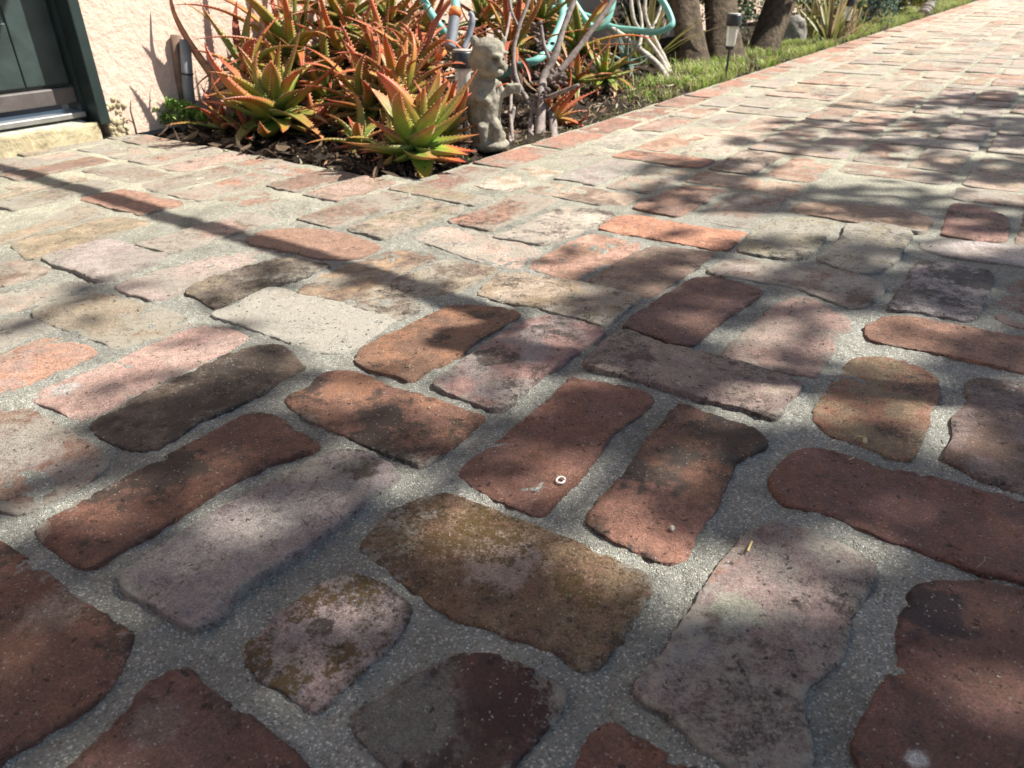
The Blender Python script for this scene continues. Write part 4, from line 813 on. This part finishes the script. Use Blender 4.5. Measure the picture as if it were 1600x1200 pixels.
litter('leaf_litter', 5200, lambda: (rg.uniform(1.08, 5.0), 1.03+abs(rg.normal(0, .28)) if rg.random() < .85 else rg.uniform(1.03, 1.9)), [(.30, .24, .17), (.20, .15, .10), (.42, .36, .27), (.12, .09, .06), (.34, .20, .12)], .010, 'dry brown leaf litter and bark bits on the bed soil')
litter('leaf_litter', 450, lambda: (rg.uniform(1.06, 1.35), rg.uniform(1.02, 1.85)), [(.06, .042, .028), (.035, .026, .02), (.09, .06, .04), (.16, .11, .07)], .020, 'curled dead aloe leaves heaped along the front edge of the bed', .008)  # leaf colours darkened to stand in for shadow at the bed front
litter('paving_litter', 1000, lambda: (rg.uniform(.2, 4.5), rg.uniform(-.3, 1.0)) if rg.random() < .7 else (rg.uniform(.9, 1.06), rg.uniform(1.0, 1.9)), [(.45, .36, .22), (.25, .18, .12), (.12, .09, .06)], .0022, 'tiny crumbs of dry leaf and grit scattered over the paving')
# ------------------------------------------------------------ bits lying on the bricks
def bit(px, py, name, label, pts, r, col):
    p = G(px, py, .004); m = MB(); m.tube(catmull(pts, 5), r, 6, col); o = m.build(name, M_dead, None, True); o.location = tuple(p); tag(o, label, 'debris')
bit(1343, 690, 'dry_petal', 'curled cream petal lying on the orange brown brick', [(-.004, .003, .001), (0, .005, .002), (.004, .001, .003), (.003, -.004, .001)], [.0004]*5+[.001]*5+[.0018]*5+[.0004], (.55, .44, .24))
bit(1171, 857, 'straw_bit', 'short yellow straw lying on the top edge of the mauve brick', [(-.003, -.005, .002), (0, 0, .0025), (.003, .005, .002)], .0008, (.62, .50, .22))
bit(1330, 720, 'straw_bit', 'tiny pale straw lying on the long smooth red brick', [(-.003, -.001, .002), (0, 0, .0025), (.003, .002, .002)], .0005, (.6, .5, .3))
bit(1050, 827, 'pebble', 'small pale pebble in the joint at the end of the long red brick', [(-.0015, 0, 0), (0, 0, .001), (.0015, 0, 0)], [.0008, .0014, .002, .0022, .0024, .0024, .0022, .002, .0016, .0012, .0006], (.5, .46, .38))
bit(1538, 882, 'dry_tendril', 'thin dry tendril lying on the chipped edge of the long red brick', [(-.008, -.004, .001), (-.002, -.001, .004), (.002, .004, .003), (.008, .004, .001)], .0003, (.4, .33, .24))
p = G(876, 751, .003); m = MB(); m.tube([(math.cos(i*.5)*.0035*(1+.2*math.sin(i)), math.sin(i*.5)*.0042, .0006) for i in range(13)], .0009, 6, (.72, .70, .64)); o = m.build('pale_ring', M_dead, None, True); o.location = tuple(p); tag(o, 'little white crusty ring stuck on the smooth red brick', 'debris')
# ------------------------------------------------------------ the trees outside the frame that dapple the paving
XS = np.arange(0, 1601, 80)
ROWS = '''
100 999999999999999999999
135 999999999999999999998
150 999999999999999999943
163 999999999999999996332
177 999999999999999999777
195 999999999999999644322
209 999999999999998776783
222 999999999999998322222
238 999999999999999887899
255 999999999999952898334
270 999999999999834699822
290 999999999999976867653
305 999999999999942344788
320 999999999999964322555
340 999999999999999994423
355 999999999999999999834
370 999999999999966789933
385 999999999996997433788
400 995799999996957332666
420 996799999999548632332
440 999984856997542311222
460 975659999798632233112
480 999763999989522256322
500 667859999666527279774
530 889868899655526949633
560 787975888664433445322
600 798633876655333789333
640 986322644553338965454
680 785222323643434695964
720 995422234533221222445
760 965562424444332322222
800 544564323447794222222
850 763274224795796732222
900 742222223794489944222
950 432222222353448842122
1000 322222222223334432222
1100 111122432211111122244
1200 111111111111111111133
'''
ry = []; rv = []
for l in ROWS.strip().splitlines(): p = l.split(); ry.append(float(p[0])); s = (p[1]+'9'*21)[:21]; rv.append([int(c) for c in s])
ry = np.array(ry); rv = np.array(rv, float)
def light_at(px, py):
    px = np.clip(px, 0, 1600); py = np.clip(py, ry[0], ry[-1]); j = np.clip(np.searchsorted(ry, py)-1, 0, len(ry)-2); f = (py-ry[j])/(ry[j+1]-ry[j]); i = np.clip((px/80).astype(int), 0, 19); g_ = px/80-i
    return (rv[j, i]*(1-g_)+rv[j, i+1]*g_)*(1-f)+(rv[j+1, i]*(1-g_)+rv[j+1, i+1]*g_)*f
rg = np.random.default_rng(21)
st = .03; gx, gy = np.meshgrid(np.arange(-.75, 3.2, st), np.arange(.12, 4.6, st)); gx = gx.ravel()+rg.uniform(-st/2, st/2, gx.size); gy = gy.ravel()+rg.uniform(-st/2, st/2, gy.size)
qx, qy = proj_px(gx, gy, np.zeros_like(gx)); Lg = light_at(qx, qy)
outr = (qx > 1750); Lg = np.where(outr, 3+5*vnoise(gx*4, gy*4, 4), Lg); Lg = np.where((qx < -250), 9, Lg)
T = np.clip((Lg/8.4), .02, 1)**1.55; tau = -np.log(np.clip(T, LEAF_TMIN, 1))
AREA = .00125; lam = tau*st*st/AREA; cnt = rg.poisson(lam)
pos = []
for x, y, c in zip(gx, gy, cnt):
    for k in range(c): pos.append((x+rg.uniform(-st, st)*.5, y+rg.uniform(-st, st)*.5))
pos = np.array(pos); zc = 2.3+1.2*vnoise(pos[:, 0]*1.5, pos[:, 1]*1.5, 9)+rg.uniform(-.15, .15, len(pos))
C3 = np.column_stack([pos, np.zeros(len(pos))])+SUN[None]*(zc/SUN[2])[:, None]
print('canopy leaves', len(C3))
def canopy(name, pick, base, label, seed, limbs):
    t = empty(name, base, 0, label, 'tree', 'trees beside the paving that shade it'); b0 = np.array(base); P = C3[pick]-b0; n = len(P); rr = np.random.default_rng(seed)
    s1 = np.cross(SUN, [0, 0, 1]); s1 /= np.linalg.norm(s1); s2 = np.cross(SUN, s1); ang = rr.uniform(0, 6.28, n); ex = np.cos(ang)[:, None]*s1+np.sin(ang)[:, None]*s2; ey = -np.sin(ang)[:, None]*s1+np.cos(ang)[:, None]*s2
    ex = ex+SUN*rr.uniform(-.5, .5, (n, 1)); l = .039*rr.uniform(.7, 1.3, (n, 1)); Vt = np.stack([P-ex*l, P+ey*l*.45, P+ex*l*1.05, P-ey*l*.45], 1).reshape(-1, 3); i = np.arange(n)*4; F = np.stack([i, i+1, i+2, i+3], 1)
    cc = np.repeat(np.array([(.06, .11, .03)])*rr.uniform(.7, 1.4, (n, 1)), 4, 0)
    o = fast_mesh('crown', Vt, F, M_fol, Col=cc); o.parent = t
    m = MB(); hub = np.array([0, 0, 1.8]); m.tube(catmull([(0, 0, -.05), (.03, 0, .7), (-.02, .02, 1.1), hub], 5), [.11-.004*k for k in range(16)], 14, wob=.05); m.build('trunk', M_bark, t, True)
    lm = MB(); idx = rr.choice(n, limbs, replace=False)
    for k in idx:
        e = P[k]; lm.tube(catmull([hub-[0, 0, .2], hub*.6+e*.4+[0, 0, .15], e], 5), [.022-.0016*q for q in range(11)], 6)
    lm.build('limbs', M_bark, t, True); return t
da = np.hypot(C3[:, 0]-3.3, C3[:, 1]-.5); db = np.hypot(C3[:, 0]-5.6, C3[:, 1]-3.2)
tA = canopy('tree', da <= db, (3.5, .35, 0), 'leafy tree right of the paving that throws the dappled shade on the near bricks', 3, 10)
canopy('tree', da > db, (5.9, 3.0, 0), 'leafy tree farther along that throws the shade streaks on the far bricks', 4, 8)
# the long straight limb of the near tree whose shadow crosses the paving
def lift(px, py, z): p = G(px, py); return p+SUN*(z/SUN[2])
lb = np.array(tA.location); m = MB()
pts = [np.array([3.4, .38, 1.3]), lift(960, 570, 1.16), lift(800, 503, 1.14), lift(600, 436, 1.13), lift(400, 377, 1.12), lift(250, 334, 1.12), lift(100, 290, 1.11), lift(0, 262, 1.11), lift(-200, 213, 1.11)]
q = catmull([p-lb for p in pts], 6); m.tube(q, [.022]*8+[.0225-.00014*k for k in range(len(q)-8)], 9, wob=.1); m.build('long_limb', M_bark, tA, True)
